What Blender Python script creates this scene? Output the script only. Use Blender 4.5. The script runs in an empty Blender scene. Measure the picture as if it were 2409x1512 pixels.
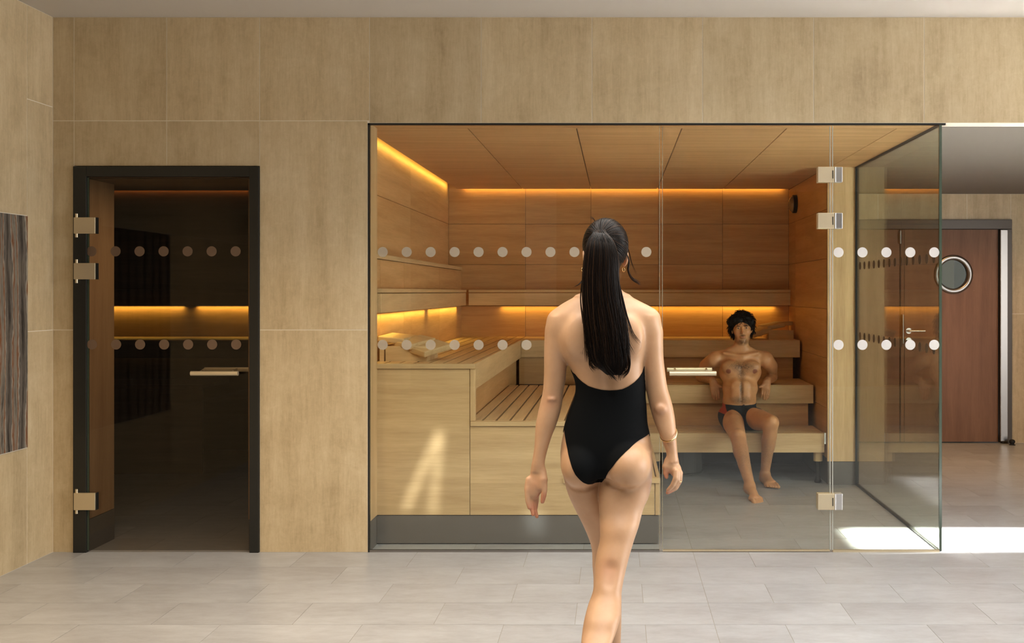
import bpy, bmesh, math, random
import numpy as np
from mathutils import Vector, Matrix

S = bpy.context.scene
C = S.collection
R = math.radians
F = 2387.0                 # focal length in pixels of the 2409 px wide frame
CX, CY, EYE = 1448.0, 686.0, 1.412

# ---------------------------------------------------------------- camera
cam_data = bpy.data.cameras.new('camera')
cam = bpy.data.objects.new('camera', cam_data)
C.objects.link(cam)
cam.location = (0, 0, EYE)
cam.rotation_euler = (R(90), 0, 0)
cam_data.sensor_width = 36
cam_data.lens = F / 2409 * 36
cam_data.shift_x = -(CX - 1204.5) / 2409
cam_data.shift_y = -(756 - CY) / 2409
cam_data.clip_start = 0.05
cam_data.dof.use_dof = False
S.camera = cam

# ---------------------------------------------------------------- world, exposure
w = bpy.data.worlds.new('world')
S.world = w
w.use_nodes = True
w.node_tree.nodes['Background'].inputs[0].default_value = (1.0, 0.93, 0.84, 1)
w.node_tree.nodes['Background'].inputs[1].default_value = 0.06
vs = S.view_settings
vs.view_transform = 'Standard'
vs.look = 'None'
vs.gamma = 1
vs.exposure = 0.33
S.cycles.use_denoising = True
S.cycles.max_bounces = 10
S.cycles.diffuse_bounces = 5
S.cycles.glossy_bounces = 5
S.cycles.transparent_max_bounces = 24
S.cycles.sample_clamp_indirect = 0

# ---------------------------------------------------------------- large lights
def area(name, loc, target, sx, sy, power, color=(1, 1, 1), spread=180, shape='RECTANGLE', roll=0):
    d = bpy.data.lights.new(name, 'AREA')
    d.shape = shape
    d.size = sx
    d.size_y = sy
    d.energy = power
    d.color = color
    d.spread = R(spread)
    o = bpy.data.objects.new(name, d)
    C.objects.link(o)
    o.location = loc
    v = Vector(target) - Vector(loc)
    q = v.to_track_quat('-Z', 'Y')
    o.rotation_euler = q.to_euler()
    if roll:
        o.rotation_euler = (q @ Matrix.Rotation(R(roll), 3, 'Z').to_quaternion()).to_euler()
    return o

# round luminous ceiling coffer over the foyer (its reflection shows at the top of the glass)
area('ceiling_coffer_light', (0.5, 2.96, 2.87), (0.5, 2.96, 0), 3.5, 3.5, 84, (1.0, 0.955, 0.89), spread=135, shape='DISK')
# daylight through the glazed right-hand side of the foyer
area('foyer_window_light', (5.2, 3.5, 1.35), (0, 3.5, 1.35), 3.4, 2.1, 150, (1.0, 0.985, 0.97))
# warm downlight over the left end of the foyer
area('warm_downlight', (-1.9, 3.4, 2.88), (-1.9, 3.4, 0), 0.5, 0.5, 24, (1.0, 0.72, 0.42), spread=120)
# amber downlight in the passage by the timber door
area('passage_downlight', (3.0, 8.3, 2.31), (3.0, 8.3, 0), 0.3, 0.3, 11, (1.0, 0.56, 0.22), spread=140)
# low sun through the right-hand window behind the soffit
area('sun_patch_light', (3.27, 5.79, 1.92), (2.31, 5.79, 0.0), 1.65, 0.46, 78, (1.0, 0.98, 0.94), spread=5, roll=90)
area('sun_patch_light', (2.95, 4.0, 2.7), (2.85, 4.0, 0.0), 1.4, 1.4, 55, (1.0, 0.98, 0.94), spread=6)  # added patch out of frame; its floor bounce brightens ceiling and bench fronts
# added fill lamp, no fixture there: brightens the left reveal of the dark cabin
area('reveal_fill_light', (-2.15, 5.68, 2.02), (-2.87, 5.68, 1.0), 0.08, 0.08, 2.2, (1.0, 0.76, 0.5), spread=110)
# sun glints bounced onto the bench front by the windows behind the viewer
area('sun_glint', (-1.08, -1.0, 0.41), (-1.08, 5.0, 0.41), 0.03, 0.46, 0.05, (1.0, 0.95, 0.88), spread=1.0, roll=-24)
area('sun_glint', (-1.00, -1.0, 0.40), (-1.00, 5.0, 0.40), 0.03, 0.44, 0.04, (1.0, 0.95, 0.88), spread=1.0, roll=-6)
area('sun_glint', (-0.45, -1.0, 0.13), (-0.45, 5.0, 0.13), 0.07, 0.12, 0.022, (0.9, 0.95, 1.0), spread=1.5, roll=10)

# ================================================================ helpers
def tag(o, label=None, cat=None, group=None, kind=None):
    if label: o['label'] = label
    if cat: o['category'] = cat
    if group: o['group'] = group
    if kind: o['kind'] = kind
    return o

def empty(name, loc, label=None, cat=None, group=None, kind=None):
    o = bpy.data.objects.new(name, None)
    o.empty_display_size = 0.05
    C.objects.link(o)
    o.location = loc
    o.rotation_euler = (0, 0, 0)
    return tag(o, label, cat, group, kind)

def world_loc(o):
    v = Vector((0, 0, 0))
    while o is not None:
        v = v + o.location
        o = o.parent
    return v

def link_mesh(name, me, mat, parent=None, smooth=False):
    """mesh given in world coordinates; placed under a parent that only has a location"""
    if parent is not None:
        off = world_loc(parent)
        me.transform(Matrix.Translation(-off))
    o = bpy.data.objects.new(name, me)
    if mat is not None:
        me.materials.append(mat)
    C.objects.link(o)
    if parent is not None:
        o.parent = parent
    if smooth:
        me.polygons.foreach_set('use_smooth', [True] * len(me.polygons))
    return o

class MB:
    def __init__(self):
        self.v = []
        self.f = []
    def box(self, x0, x1, y0, y1, z0, z1, bev=0.0):
        if bev <= 0:
            n = len(self.v)
            self.v += [(x0, y0, z0), (x1, y0, z0), (x1, y1, z0), (x0, y1, z0),
                       (x0, y0, z1), (x1, y0, z1), (x1, y1, z1), (x0, y1, z1)]
            for q in ((0, 3, 2, 1), (4, 5, 6, 7), (0, 1, 5, 4), (1, 2, 6, 5), (2, 3, 7, 6), (3, 0, 4, 7)):
                self.f.append(tuple(n + i for i in q))
            return self
        bm = bmesh.new()
        r = bmesh.ops.create_cube(bm, size=1)
        for v in bm.verts:
            v.co = Vector(((x0 + x1) / 2 + v.co.x * (x1 - x0), (y0 + y1) / 2 + v.co.y * (y1 - y0), (z0 + z1) / 2 + v.co.z * (z1 - z0)))
        bmesh.ops.bevel(bm, geom=bm.edges[:], offset=bev, segments=2, profile=0.5, affect='EDGES')
        self.add_bm(bm)
        return self
    def add_bm(self, bm, mat=None):
        n = len(self.v)
        bm.verts.index_update()
        for v in bm.verts:
            self.v.append(tuple(mat @ v.co) if mat else tuple(v.co))
        for f in bm.faces:
            self.f.append(tuple(n + v.index for v in f.verts))
        bm.free()
        return self
    def cyl(self, p0, p1, r0, r1=None, seg=24, cap=True):
        r1 = r0 if r1 is None else r1
        p0, p1 = Vector(p0), Vector(p1)
        d = (p1 - p0).normalized()
        a = d.orthogonal().normalized()
        b = d.cross(a)
        n = len(self.v)
        for p, r in ((p0, r0), (p1, r1)):
            for i in range(seg):
                t = 2 * math.pi * i / seg
                self.v.append(tuple(p + a * (math.cos(t) * r) + b * (math.sin(t) * r)))
        for i in range(seg):
            j = (i + 1) % seg
            self.f.append((n + i, n + j, n + seg + j, n + seg + i))
        if cap:
            self.f.append(tuple(n + i for i in range(seg))[::-1])
            self.f.append(tuple(n + seg + i for i in range(seg)))
        return self
    def lathe(self, origin, axis, prof, seg=32):
        """prof: (distance along axis, radius)"""
        o, d = Vector(origin), Vector(axis).normalized()
        a = d.orthogonal().normalized()
        b = d.cross(a)
        n = len(self.v)
        for t, r in prof:
            for i in range(seg):
                q = 2 * math.pi * i / seg
                self.v.append(tuple(o + d * t + a * (math.cos(q) * r) + b * (math.sin(q) * r)))
        for k in range(len(prof) - 1):
            for i in range(seg):
                j = (i + 1) % seg
                self.f.append((n + k * seg + i, n + k * seg + j, n + (k + 1) * seg + j, n + (k + 1) * seg + i))
        return self
    def build(self, name, mat, parent=None, smooth=False, bevel=0.0):
        me = bpy.data.meshes.new(name)
        me.from_pydata(self.v, [], self.f)
        me.update()
        o = link_mesh(name, me, mat, parent, smooth)
        if bevel:
            m = o.modifiers.new('bevel', 'BEVEL')
            m.width = bevel
            m.segments = 2
            m.limit_method = 'ANGLE'
        return o

def box(name, mat, parent, x0, x1, y0, y1, z0, z1, bevel=0.0):
    return MB().box(x0, x1, y0, y1, z0, z1).build(name, mat, parent, bevel=bevel)

# ================================================================ materials
def newmat(name):
    m = bpy.data.materials.new(name)
    m.use_nodes = True
    nt = m.node_tree
    for n in list(nt.nodes):
        nt.nodes.remove(n)
    out = nt.nodes.new('ShaderNodeOutputMaterial')
    return m, nt, out

def pbr(nt, out, base=None, rough=0.5, metal=0.0, spec=0.5):
    p = nt.nodes.new('ShaderNodeBsdfPrincipled')
    if base is not None:
        p.inputs['Base Color'].default_value = (*base, 1)
    p.inputs['Roughness'].default_value = rough
    p.inputs['Metallic'].default_value = metal
    p.inputs['Specular IOR Level'].default_value = spec
    nt.links.new(p.outputs[0], out.inputs[0])
    return p

def simple(name, base, rough=0.5, metal=0.0, spec=0.5, bump=0.0, bscale=200):
    m, nt, out = newmat(name)
    p = pbr(nt, out, base, rough, metal, spec)
    if bump:
        n = nt.nodes.new('ShaderNodeTexNoise')
        n.inputs['Scale'].default_value = bscale
        b = nt.nodes.new('ShaderNodeBump')
        b.inputs['Strength'].default_value = bump
        b.inputs['Distance'].default_value = 0.001
        nt.links.new(n.outputs[0], b.inputs['Height'])
        nt.links.new(b.outputs[0], p.inputs['Normal'])
    return m

def ramp(nt, src, stops):
    r = nt.nodes.new('ShaderNodeValToRGB')
    while len(r.color_ramp.elements) < len(stops):
        r.color_ramp.elements.new(0.5)
    for e, (t, c) in zip(r.color_ramp.elements, stops):
        e.position = t
        e.color = (*c, 1)
    nt.links.new(src, r.inputs[0])
    return r.outputs[0]

def grain_coords(nt, scale, jitter=7.0):
    """object coordinates + a random shift per separate board/tile, then stretched"""
    tc = nt.nodes.new('ShaderNodeTexCoord')
    g = nt.nodes.new('ShaderNodeNewGeometry')
    mul = nt.nodes.new('ShaderNodeMath'); mul.operation = 'MULTIPLY'
    mul.inputs[1].default_value = jitter
    nt.links.new(g.outputs['Random Per Island'], mul.inputs[0])
    add = nt.nodes.new('ShaderNodeVectorMath'); add.operation = 'ADD'
    nt.links.new(tc.outputs['Object'], add.inputs[0])
    nt.links.new(mul.outputs[0], add.inputs[1])
    mp = nt.nodes.new('ShaderNodeMapping')
    mp.inputs['Scale'].default_value = scale
    nt.links.new(add.outputs[0], mp.inputs[0])
    return mp.outputs[0], g

def math2(nt, op, a, b):
    n = nt.nodes.new('ShaderNodeMath'); n.operation = op
    for i, x in enumerate((a, b)):
        if isinstance(x, (int, float)):
            n.inputs[i].default_value = x
        else:
            nt.links.new(x, n.inputs[i])
    return n.outputs[0]

def noise(nt, vec, scale, detail=4, rough=0.55, dist=0.0):
    n = nt.nodes.new('ShaderNodeTexNoise')
    n.inputs['Scale'].default_value = scale
    n.inputs['Detail'].default_value = detail
    n.inputs['Roughness'].default_value = rough
    n.inputs['Distortion'].default_value = dist
    nt.links.new(vec, n.inputs['Vector'])
    return n.outputs[0]

def scale_color(nt, col, fac):
    mx = nt.nodes.new('ShaderNodeVectorMath'); mx.operation = 'SCALE'
    nt.links.new(col, mx.inputs[0])
    nt.links.new(fac, mx.inputs['Scale'])
    return mx.outputs[0]

def wood(name, axis, dark, light, rough=0.5, tone=0.12):
    m, nt, out = newmat(name)
    sc = {'x': (1.0, 14, 14), 'y': (14, 1.0, 14), 'z': (14, 14, 1.0)}[axis]
    vec, g = grain_coords(nt, sc)
    n1 = noise(nt, vec, 0.9, 3, 0.5, 0.6)
    n2 = noise(nt, vec, 7, 5, 0.65, 0.2)
    mix = math2(nt, 'ADD', math2(nt, 'MULTIPLY', n1, 0.62), math2(nt, 'MULTIPLY', n2, 0.38))
    col = ramp(nt, mix, [(0.36, dark), (0.64, light)])
    v = math2(nt, 'ADD', math2(nt, 'MULTIPLY', g.outputs['Random Per Island'], tone), 1 - tone / 2)
    p = pbr(nt, out, None, rough, 0, 0.35)
    nt.links.new(scale_color(nt, col, v), p.inputs['Base Color'])
    b = nt.nodes.new('ShaderNodeBump'); b.inputs['Strength'].default_value = 0.12; b.inputs['Distance'].default_value = 0.002
    nt.links.new(n2, b.inputs['Height']); nt.links.new(b.outputs[0], p.inputs['Normal'])
    return m

def stone(name, scale, c0, c1, c2, rough, tone, ns=1.0, bump=0.05, jitter=9):
    m, nt, out = newmat(name)
    vec, g = grain_coords(nt, scale, jitter)
    n1 = noise(nt, vec, 1.1 * ns, 6, 0.62, 0.15)
    n2 = noise(nt, vec, 9 * ns, 6, 0.7, 0.3)
    mix = math2(nt, 'ADD', math2(nt, 'MULTIPLY', n1, 0.58), math2(nt, 'MULTIPLY', n2, 0.42))
    if scale[2] < scale[0]:
        tc2 = nt.nodes.new('ShaderNodeTexCoord')
        n3 = noise(nt, tc2.outputs['Object'], 3.2, 7, 0.72, 0.5)
        n4 = noise(nt, tc2.outputs['Object'], 26, 5, 0.75, 0.8)
        mix = math2(nt, 'ADD', math2(nt, 'MULTIPLY', mix, 0.55), math2(nt, 'ADD', math2(nt, 'MULTIPLY', n3, 0.27), math2(nt, 'MULTIPLY', n4, 0.18)))
    col = ramp(nt, mix, [(0.36, c0), (0.5, c1), (0.64, c2)])
    v = math2(nt, 'ADD', math2(nt, 'MULTIPLY', g.outputs['Random Per Island'], tone), 1 - tone / 2)
    p = pbr(nt, out, None, rough, 0, 0.4)
    nt.links.new(scale_color(nt, col, v), p.inputs['Base Color'])
    b = nt.nodes.new('ShaderNodeBump'); b.inputs['Strength'].default_value = bump; b.inputs['Distance'].default_value = 0.002
    nt.links.new(n2, b.inputs['Height']); nt.links.new(b.outputs[0], p.inputs['Normal'])
    return m

def glass(name, tint, f0=0.04, rough=0.0):
    """thin architectural pane: tinted see-through + Schlick reflection on both faces"""
    m, nt, out = newmat(name)
    tr = nt.nodes.new('ShaderNodeBsdfTransparent'); tr.inputs[0].default_value = (*tint, 1)
    gl = nt.nodes.new('ShaderNodeBsdfGlossy'); gl.inputs['Roughness'].default_value = rough
    g = nt.nodes.new('ShaderNodeNewGeometry')
    dp = nt.nodes.new('ShaderNodeVectorMath'); dp.operation = 'DOT_PRODUCT'
    nt.links.new(g.outputs['Normal'], dp.inputs[0]); nt.links.new(g.outputs['Incoming'], dp.inputs[1])
    c = math2(nt, 'ABSOLUTE', dp.outputs['Value'], 0)
    one = math2(nt, 'SUBTRACT', 1.0, c)
    p5 = math2(nt, 'POWER', one, 5.0)
    fac = math2(nt, 'ADD', math2(nt, 'MULTIPLY', p5, 1 - f0), f0)
    mx = nt.nodes.new('ShaderNodeMixShader')
    nt.links.new(fac, mx.inputs[0]); nt.links.new(tr.outputs[0], mx.inputs[1]); nt.links.new(gl.outputs[0], mx.inputs[2])
    nt.links.new(mx.outputs[0], out.inputs[0])
    return m

def emit(name, col, st):
    m, nt, out = newmat(name)
    e = nt.nodes.new('ShaderNodeEmission')
    e.inputs[0].default_value = (*col, 1); e.inputs[1].default_value = st
    nt.links.new(e.outputs[0], out.inputs[0])
    return m

def frosted(name, col, see):
    m, nt, out = newmat(name)
    tr = nt.nodes.new('ShaderNodeBsdfTransparent')
    df = nt.nodes.new('ShaderNodeBsdfDiffuse'); df.inputs[0].default_value = (*col, 1)
    mx = nt.nodes.new('ShaderNodeMixShader'); mx.inputs[0].default_value = 1 - see
    nt.links.new(tr.outputs[0], mx.inputs[1]); nt.links.new(df.outputs[0], mx.inputs[2]); nt.links.new(mx.outputs[0], out.inputs[0])
    return m
WD, WL = (0.52, 0.29, 0.115), (0.68, 0.41, 0.185)
M = {}
for ax in 'xyz':
    M['wood_' + ax] = wood('pale_wood_' + ax, ax, WD, WL)
    M['bench_' + ax] = wood('bench_wood_' + ax, ax, (0.54, 0.36, 0.18), (0.72, 0.52, 0.28), tone=0.08)
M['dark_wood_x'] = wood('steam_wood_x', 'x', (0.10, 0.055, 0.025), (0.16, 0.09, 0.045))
M['lit_wood_z'] = wood('steam_wood_lit_z', 'z', (0.42, 0.25, 0.13), (0.54, 0.34, 0.18))  # lighter copy of the cabin wood: daylight on the reveals put into the colour
M['headrest'] = wood('headrest_wood', 'x', (0.56, 0.39, 0.19), (0.74, 0.55, 0.30), tone=0.05)
M['door_wood'] = wood('door_wood', 'z', (0.18, 0.083, 0.040), (0.26, 0.130, 0.068), tone=0.03)
M['tile'] = stone('wall_tile', (9, 9, 1.0), (0.40, 0.30, 0.17), (0.56, 0.44, 0.265), (0.68, 0.565, 0.37), 0.45, 0.14)
M['tile_y'] = M['tile']
M['floor'] = stone('floor_tile', (1.0, 2.4, 1), (0.33, 0.33, 0.34), (0.395, 0.405, 0.42), (0.46, 0.475, 0.495), 0.32, 0.04, 1.1, 0.03)
M['grout'] = simple('grout', (0.82, 0.75, 0.62), 0.8)
M['floor_grout'] = simple('floor_grout', (0.34, 0.31, 0.26), 0.8)
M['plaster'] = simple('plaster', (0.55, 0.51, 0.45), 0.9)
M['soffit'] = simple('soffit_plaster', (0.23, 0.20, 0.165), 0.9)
M['kick'] = simple('grey_kickboard', (0.145, 0.130, 0.118), 0.55, bump=0.2, bscale=600)
M['black'] = simple('black_metal', (0.012, 0.012, 0.010), 0.4)
M['rubber'] = simple('rubber', (0.01, 0.01, 0.01), 0.7)
M['gap'] = simple('shadow_gap_black', (0.015, 0.012, 0.01), 0.9)
M['brass'] = simple('champagne_metal', (0.72, 0.61, 0.42), 0.42, 0.75)
M['steel'] = simple('brushed_steel', (0.36, 0.34, 0.32), 0.32, 1.0)
M['steel_light'] = simple('satin_steel', (0.72, 0.70, 0.68), 0.30, 1.0)
M['frame'] = simple('brown_door_frame', (0.075, 0.058, 0.042), 0.35, 0.3)
M['glass'] = glass('clear_glass', (0.97, 0.985, 0.965), 0.04)
M['side_glass'] = glass('side_glass', (0.93, 0.955, 0.90), 0.045)
M['dark_glass'] = glass('bronze_tinted_glass', (0.72, 0.695, 0.655), 0.02)
M['edge'] = simple('polished_glass_edge', (0.50, 0.52, 0.48), 0.15, 0.0, 0.9)
M['edge_soft'] = frosted('joint_glass_edge', (0.42, 0.38, 0.28), 0.55)
M['edge_dark'] = simple('dark_glass_edge', (0.06, 0.085, 0.06), 0.2, 0.0, 0.9)
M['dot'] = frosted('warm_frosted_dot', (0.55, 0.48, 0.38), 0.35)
M['dot_sunlit'] = frosted('sunlit_frosted_dot', (0.68, 0.66, 0.64), 0.15)  # same dots as on the big pane, sunlight put into the colour
M['dot_shaded'] = simple('shaded_frosted_dot', (0.12, 0.078, 0.05), 0.7)  # side pane dots seen from their unlit side, shade put into the colour
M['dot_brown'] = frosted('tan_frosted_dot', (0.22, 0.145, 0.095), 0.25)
M['led'] = emit('led_tape', (1.0, 0.62, 0.12), 6.0)

# ================================================================ the setting
G = 5.5            # glass / tiled facade plane
SC = 2.324         # underside of sauna ceiling and soffit
YB = 9.08          # sauna back wall
KICK = 0.165
g_ = 0.0045

# ---- floor
t = MB()
rnd = random.Random(4)
y1 = G + 0.005
k = 0
def rows(mb, ya, yb, offs_left, xa, xb):
    pass
row_off = [0.126, -0.176, 0.126, -0.173, 0.126, -0.176, 0.126, -0.176]
j = -14
while True:
    ytop = y1 - 0.3 * j            # row from ytop-0.3 to ytop
    if ytop < -4.1: break
    off = row_off[j] if 0 <= j < len(row_off) else (0.126 if j % 2 == 0 else -0.176)
    xs = [0.42]
    x = off if off < 0.40 else off - 0.6
    while x > -3.4 - 2.2:
        xs.append(x); x -= 0.6
    x = 0.42 + (0.6 if j % 2 else 0.3)
    while x < 6.3:
        xs.append(x); x += 0.6
    xs = sorted(set(round(v, 4) for v in xs))
    xs = [v for v in xs]
    for a, b in zip(xs[:-1], xs[1:]):
        t.box(a + 0.0012, b - 0.0012, ytop - 0.3 + 0.0012, ytop - 0.0012, -0.012, 0.0)
    j += 1
floor = t.build('floor', M['floor'])
tag(floor, 'pale beige stone floor tiles laid in staggered rows', kind='structure')
tag(MB().box(-6, 6.4, -4.1, 10, -0.06, -0.0015).build('floor', M['floor_grout']), 'thin grout lines between the floor tiles', kind='structure')

# ---- tiled facade
tw = MB(); gr = MB()
def ftile(x0, x1, z0, z1):
    tw.box(x0 + g_ / 2, x1 - g_ / 2, G, G + 0.02, z0 + g_ / 2, z1 - g_ / 2)
XS = [-3.05, -2.935, -2.433, -1.929, -1.333, -0.728, -0.127, 0.472, 1.074, 1.673, 2.273, 2.873, 3.47, 4.07, 4.67, 5.27]
for a, b in zip(XS[:-1], XS[1:]):
    ftile(a, b, 2.338 if b < -1.2 else SC + 0.002, 2.90)
ftile(-3.05, -2.935, 1.205, 2.338); ftile(-3.05, -2.935, 0, 1.205)
ftile(-2.935, -2.433, 2.092, 2.338); ftile(-2.433, -1.929, 2.092, 2.338)
ftile(-1.929, -1.343, 1.205, 2.338); ftile(-1.929, -1.343, 0, 1.205)
wf = tw.build('wall_front', M['tile']); tag(wf, 'beige travertine tiled wall around the glazed sauna opening', kind='structure')
gr.box(-3.07, 5.3, G + 0.0015, G + 0.12, SC + 0.002, 2.92)
gr.box(-3.07, -2.935, G + 0.0015, G + 0.12, 0, SC + 0.002)
gr.box(-2.935, -1.929, G + 0.0015, G + 0.12, 2.095, SC + 0.002)
gr.box(-1.929, -1.343, G + 0.0015, G + 0.12, 0, SC + 0.002)
tag(gr.build('wall_front', M['grout'], wf), kind='structure').name = 'grout'
# ---- left wall
XL = -3.05
tl = MB()
def ltile(y0, y1_, z0, z1):
    tl.box(XL - 0.02, XL, y0 + g_ / 2, y1_ - g_ / 2, z0 + g_ / 2, z1 - g_ / 2)
for z0, z1 in ((0, 1.205), (1.205, 2.412), (2.412, 2.90)):
    ltile(5.26, 5.5, z0, z1)
ltile(4.06, 5.26, 1.806, 2.90); ltile(4.06, 5.26, 0, 0.604)
yy = 4.06
while yy > -4:
    for z0, z1 in ((0, 0.604), (0.604, 1.806), (1.806, 2.90)):
        ltile(yy - 0.6, yy, z0, z1)
    yy -= 0.6
wl = tl.build('wall_left', M['tile']); tag(wl, 'beige travertine tiled side wall holding the dark marble panel', kind='structure')
tag(MB().box(XL - 0.15, XL - 0.0015, -4.1, G + 0.1, 0, 2.92).build('grout', M['grout'], wl), kind='structure')
# marble slab
mm, nt, out = newmat('banded_marble')
tc = nt.nodes.new('ShaderNodeTexCoord')
mp = nt.nodes.new('ShaderNodeMapping'); mp.inputs['Scale'].default_value = (3, 2.6, 0.42)
nt.links.new(tc.outputs['Object'], mp.inputs[0])
wv = nt.nodes.new('ShaderNodeTexWave'); wv.wave_type = 'BANDS'; wv.bands_direction = 'Y'
wv.inputs['Scale'].default_value = 1.1; wv.inputs['Distortion'].default_value = 4.5; wv.inputs['Detail'].default_value = 6
wv.inputs['Detail Scale'].default_value = 1.2; wv.inputs['Detail Roughness'].default_value = 0.7
nt.links.new(mp.outputs[0], wv.inputs['Vector'])
nn = noise(nt, mp.outputs[0], 4.5, 9, 0.72, 1.0)
mx = math2(nt, 'ADD', math2(nt, 'MULTIPLY', wv.outputs[1], 0.65), math2(nt, 'MULTIPLY', nn, 0.45))
col = ramp(nt, mx, [(0.18, (0.035, 0.03, 0.026)), (0.36, (0.17, 0.145, 0.12)), (0.5, (0.10, 0.09, 0.078)), (0.62, (0.36, 0.32, 0.26)), (0.72, (0.19, 0.075, 0.03)), (0.84, (0.24, 0.21, 0.17)), (0.95, (0.05, 0.045, 0.04))])
pp = pbr(nt, out, None, 0.22, 0, 0.5)
nt.links.new(col, pp.inputs['Base Color'])
e = empty('marble_panel', (XL, 4.66, 0.604), 'tall dark banded marble slab set into the tiled left wall', 'marble panel')
MB().box(XL - 0.001, XL + 0.005, 4.063, 5.257, 0.607, 1.803).build('slab', mm, e)

# ---- ceilings
tag(MB().box(-3.07, 5.3, -4.1, G + 0.02, 2.90, 2.96).build('ceiling', M['plaster']), 'smooth pale plaster ceiling of the foyer', kind='structure')
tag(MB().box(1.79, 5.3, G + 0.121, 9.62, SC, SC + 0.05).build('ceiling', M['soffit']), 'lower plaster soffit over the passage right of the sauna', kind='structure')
# ---- foyer rear and right walls (seen only in reflections)
tag(MB().box(-3.2, 5.3, -4.2, -4.1, 0, 2.92).build('wall_behind', simple('dark_timber', (0.07, 0.045, 0.03), 0.6)), 'dark timber wall behind the viewer closing the foyer', kind='structure')
tag(MB().box(-1.34, -0.88, -4.1, -3.9, 0, 2.90).build('trim_13', M['plaster']), 'pale pier on the dark wall behind the viewer', kind='structure')
tr_ = MB()
tr_.box(5.3, 5.4, -4.1, -1.2, 0, 2.92); tr_.box(5.3, 5.4, 4.8, 9.6, 0, 2.92)
tr_.box(5.3, 5.4, -1.2, 4.8, 0, 0.2); tr_.box(5.3, 5.4, -1.2, 4.8, 2.8, 2.92)
tag(tr_.build('wall_right', M['tile']), 'tiled right foyer wall around the daylight window', kind='structure')

# ---- rear wall of the passage with the timber double door
YD = 9.47
tb = MB()
def btile(x0, x1, z0, z1):
    tb.box(x0 + g_ / 2, x1 - g_ / 2, YD, YD + 0.02, z0 + g_ / 2, z1 - g_ / 2)
bx = [1.5, 1.85, 1.87 + 0.6, 3.04, 3.69, 4.29, 4.89, 5.3]
for a, b in ((1.5, 1.85), (1.85, 2.45), (2.45, 3.28), (3.28, 3.69)):
    btile(a, b, 2.085, SC)
btile(1.5, 1.85, 0, 2.085)
for a, b in ((3.69, 4.29), (4.29, 4.89), (4.89, 5.3)):
    btile(a, b, 1.205, SC); btile(a, b, 0, 1.205)
wb = tb.build('wall_back', M['tile']); tag(wb, 'tiled far wall of the passage around the timber double door', kind='structure')
gb = MB(); gb.box(1.5, 1.85, YD + .0015, YD + .1, 0, SC); gb.box(3.69, 5.4, YD + .0015, YD + .1, 0, SC); gb.box(1.85, 3.69, YD + .0015, YD + .1, 2.085, SC)
tag(gb.build('grout', M['grout'], wb), kind='structure')

d3 = empty('door_3', (2.77, YD, 0), 'wide timber double door with round porthole in a brown metal frame', kind='structure')
box('frame_head', M['frame'], d3, 1.85, 3.69, YD - 0.03, YD + 0.08, 1.995, 2.083, 0.003)
box('frame_post', M['frame'], d3, 3.60, 3.69, YD - 0.03, YD + 0.08, 0, 1.995, 0.003)
box('frame_post', M['frame'], d3, 1.85, 1.94, YD - 0.03, YD + 0.08, 0, 1.995, 0.003)
box('frame_strip', M['steel'], d3, 3.575, 3.648, YD - 0.045, YD - 0.028, 0.02, 1.99, 0.006)
# left leaf
box('leaf', M['door_wood'], d3, 1.945, 2.652, YD + 0.005, YD + 0.05, 0.012, 1.992, 0.002)
box('seal', M['rubber'], d3, 2.654, 2.662, YD + 0.0, YD + 0.05, 0.012, 1.992)
box('meeting_stile', M['door_wood'], d3, 2.664, 2.694, YD + 0.002, YD + 0.05, 0.012, 1.992)
box('seal', M['rubber'], d3, 2.695, 2.699, YD + 0.003, YD + 0.05, 0.012, 1.992)
box('gap_backing', M['gap'], d3, 1.94, 2.72, YD + 0.055, YD + 0.06, 0, 1.995)
# right leaf with porthole cut: build as ring of quads around a circle
px_, pz_, pr_ = (2243 - CX) * YD / F, EYE + (CY - 645) * YD / F, 0.135
def leaf_with_hole(x0, x1, z0, z1, ya, yb, cx, cz, r, n=64):
    v = []; f = []
    for yv in (ya, yb):
        for i in range(n):
            a = 2 * math.pi * (i + 0.5) / n
            v.append((cx + r * math.cos(a), yv, cz + r * math.sin(a)))
        for i in range(n):
            a = 2 * math.pi * (i + 0.5) / n
            c, s = math.cos(a), math.sin(a)
            tx = ((x1 - cx) / c if c > 0 else (x0 - cx) / c) if abs(c) > 1e-6 else 1e9
            tz = ((z1 - cz) / s if s > 0 else (z0 - cz) / s) if abs(s) > 1e-6 else 1e9
            q = min(tx, tz)
            v.append((cx + q * c, yv, cz + q * s))
        for (X, Z) in ((x1, z0), (x1, z1), (x0, z1), (x0, z0)):
            v.append((X, yv, Z))
    N = 2 * n + 4
    corners = [(x1, z0), (x1, z1), (x0, z1), (x0, z0)]
    for s_, base in ((0, 0), (1, N)):
        for i in range(n):
            j = (i + 1) % n
            q = [base + i, base + n + i, base + n + j, base + j]
            A, B = v[base + n + i], v[base + n + j]
            if abs(A[0] - B[0]) > 1e-6 and abs(A[2] - B[2]) > 1e-6:
                for k, (X, Z) in enumerate(corners):
                    if (abs(A[0] - X) < 1e-6 or abs(B[0] - X) < 1e-6) and (abs(A[2] - Z) < 1e-6 or abs(B[2] - Z) < 1e-6):
                        q = [base + i, base + n + i, base + 2 * n + k, base + n + j, base + j]
            f.append(tuple(q) if s_ else tuple(q[::-1]))
    for i in range(n):
        j = (i + 1) % n
        f.append((i, j, N + j, N + i))
        f.append((n + i, N + n + i, N + n + j, n + j))
    mb = MB(); mb.v = v; mb.f = f
    return mb
leaf_with_hole(2.70, 3.572, 0.012, 1.992, YD + 0.005, YD + 0.05, px_, pz_, pr_).build('leaf', M['door_wood'], d3)
ph = MB().lathe((px_, YD + 0.005, pz_), (0, -1, 0), [(0.0, 0.182), (0.012, 0.180), (0.018, 0.168), (0.019, 0.146), (0.010, 0.136), (-0.045, 0.134)], 56)
pho = ph.build('porthole_ring', M['steel'], d3, smooth=True)
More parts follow.
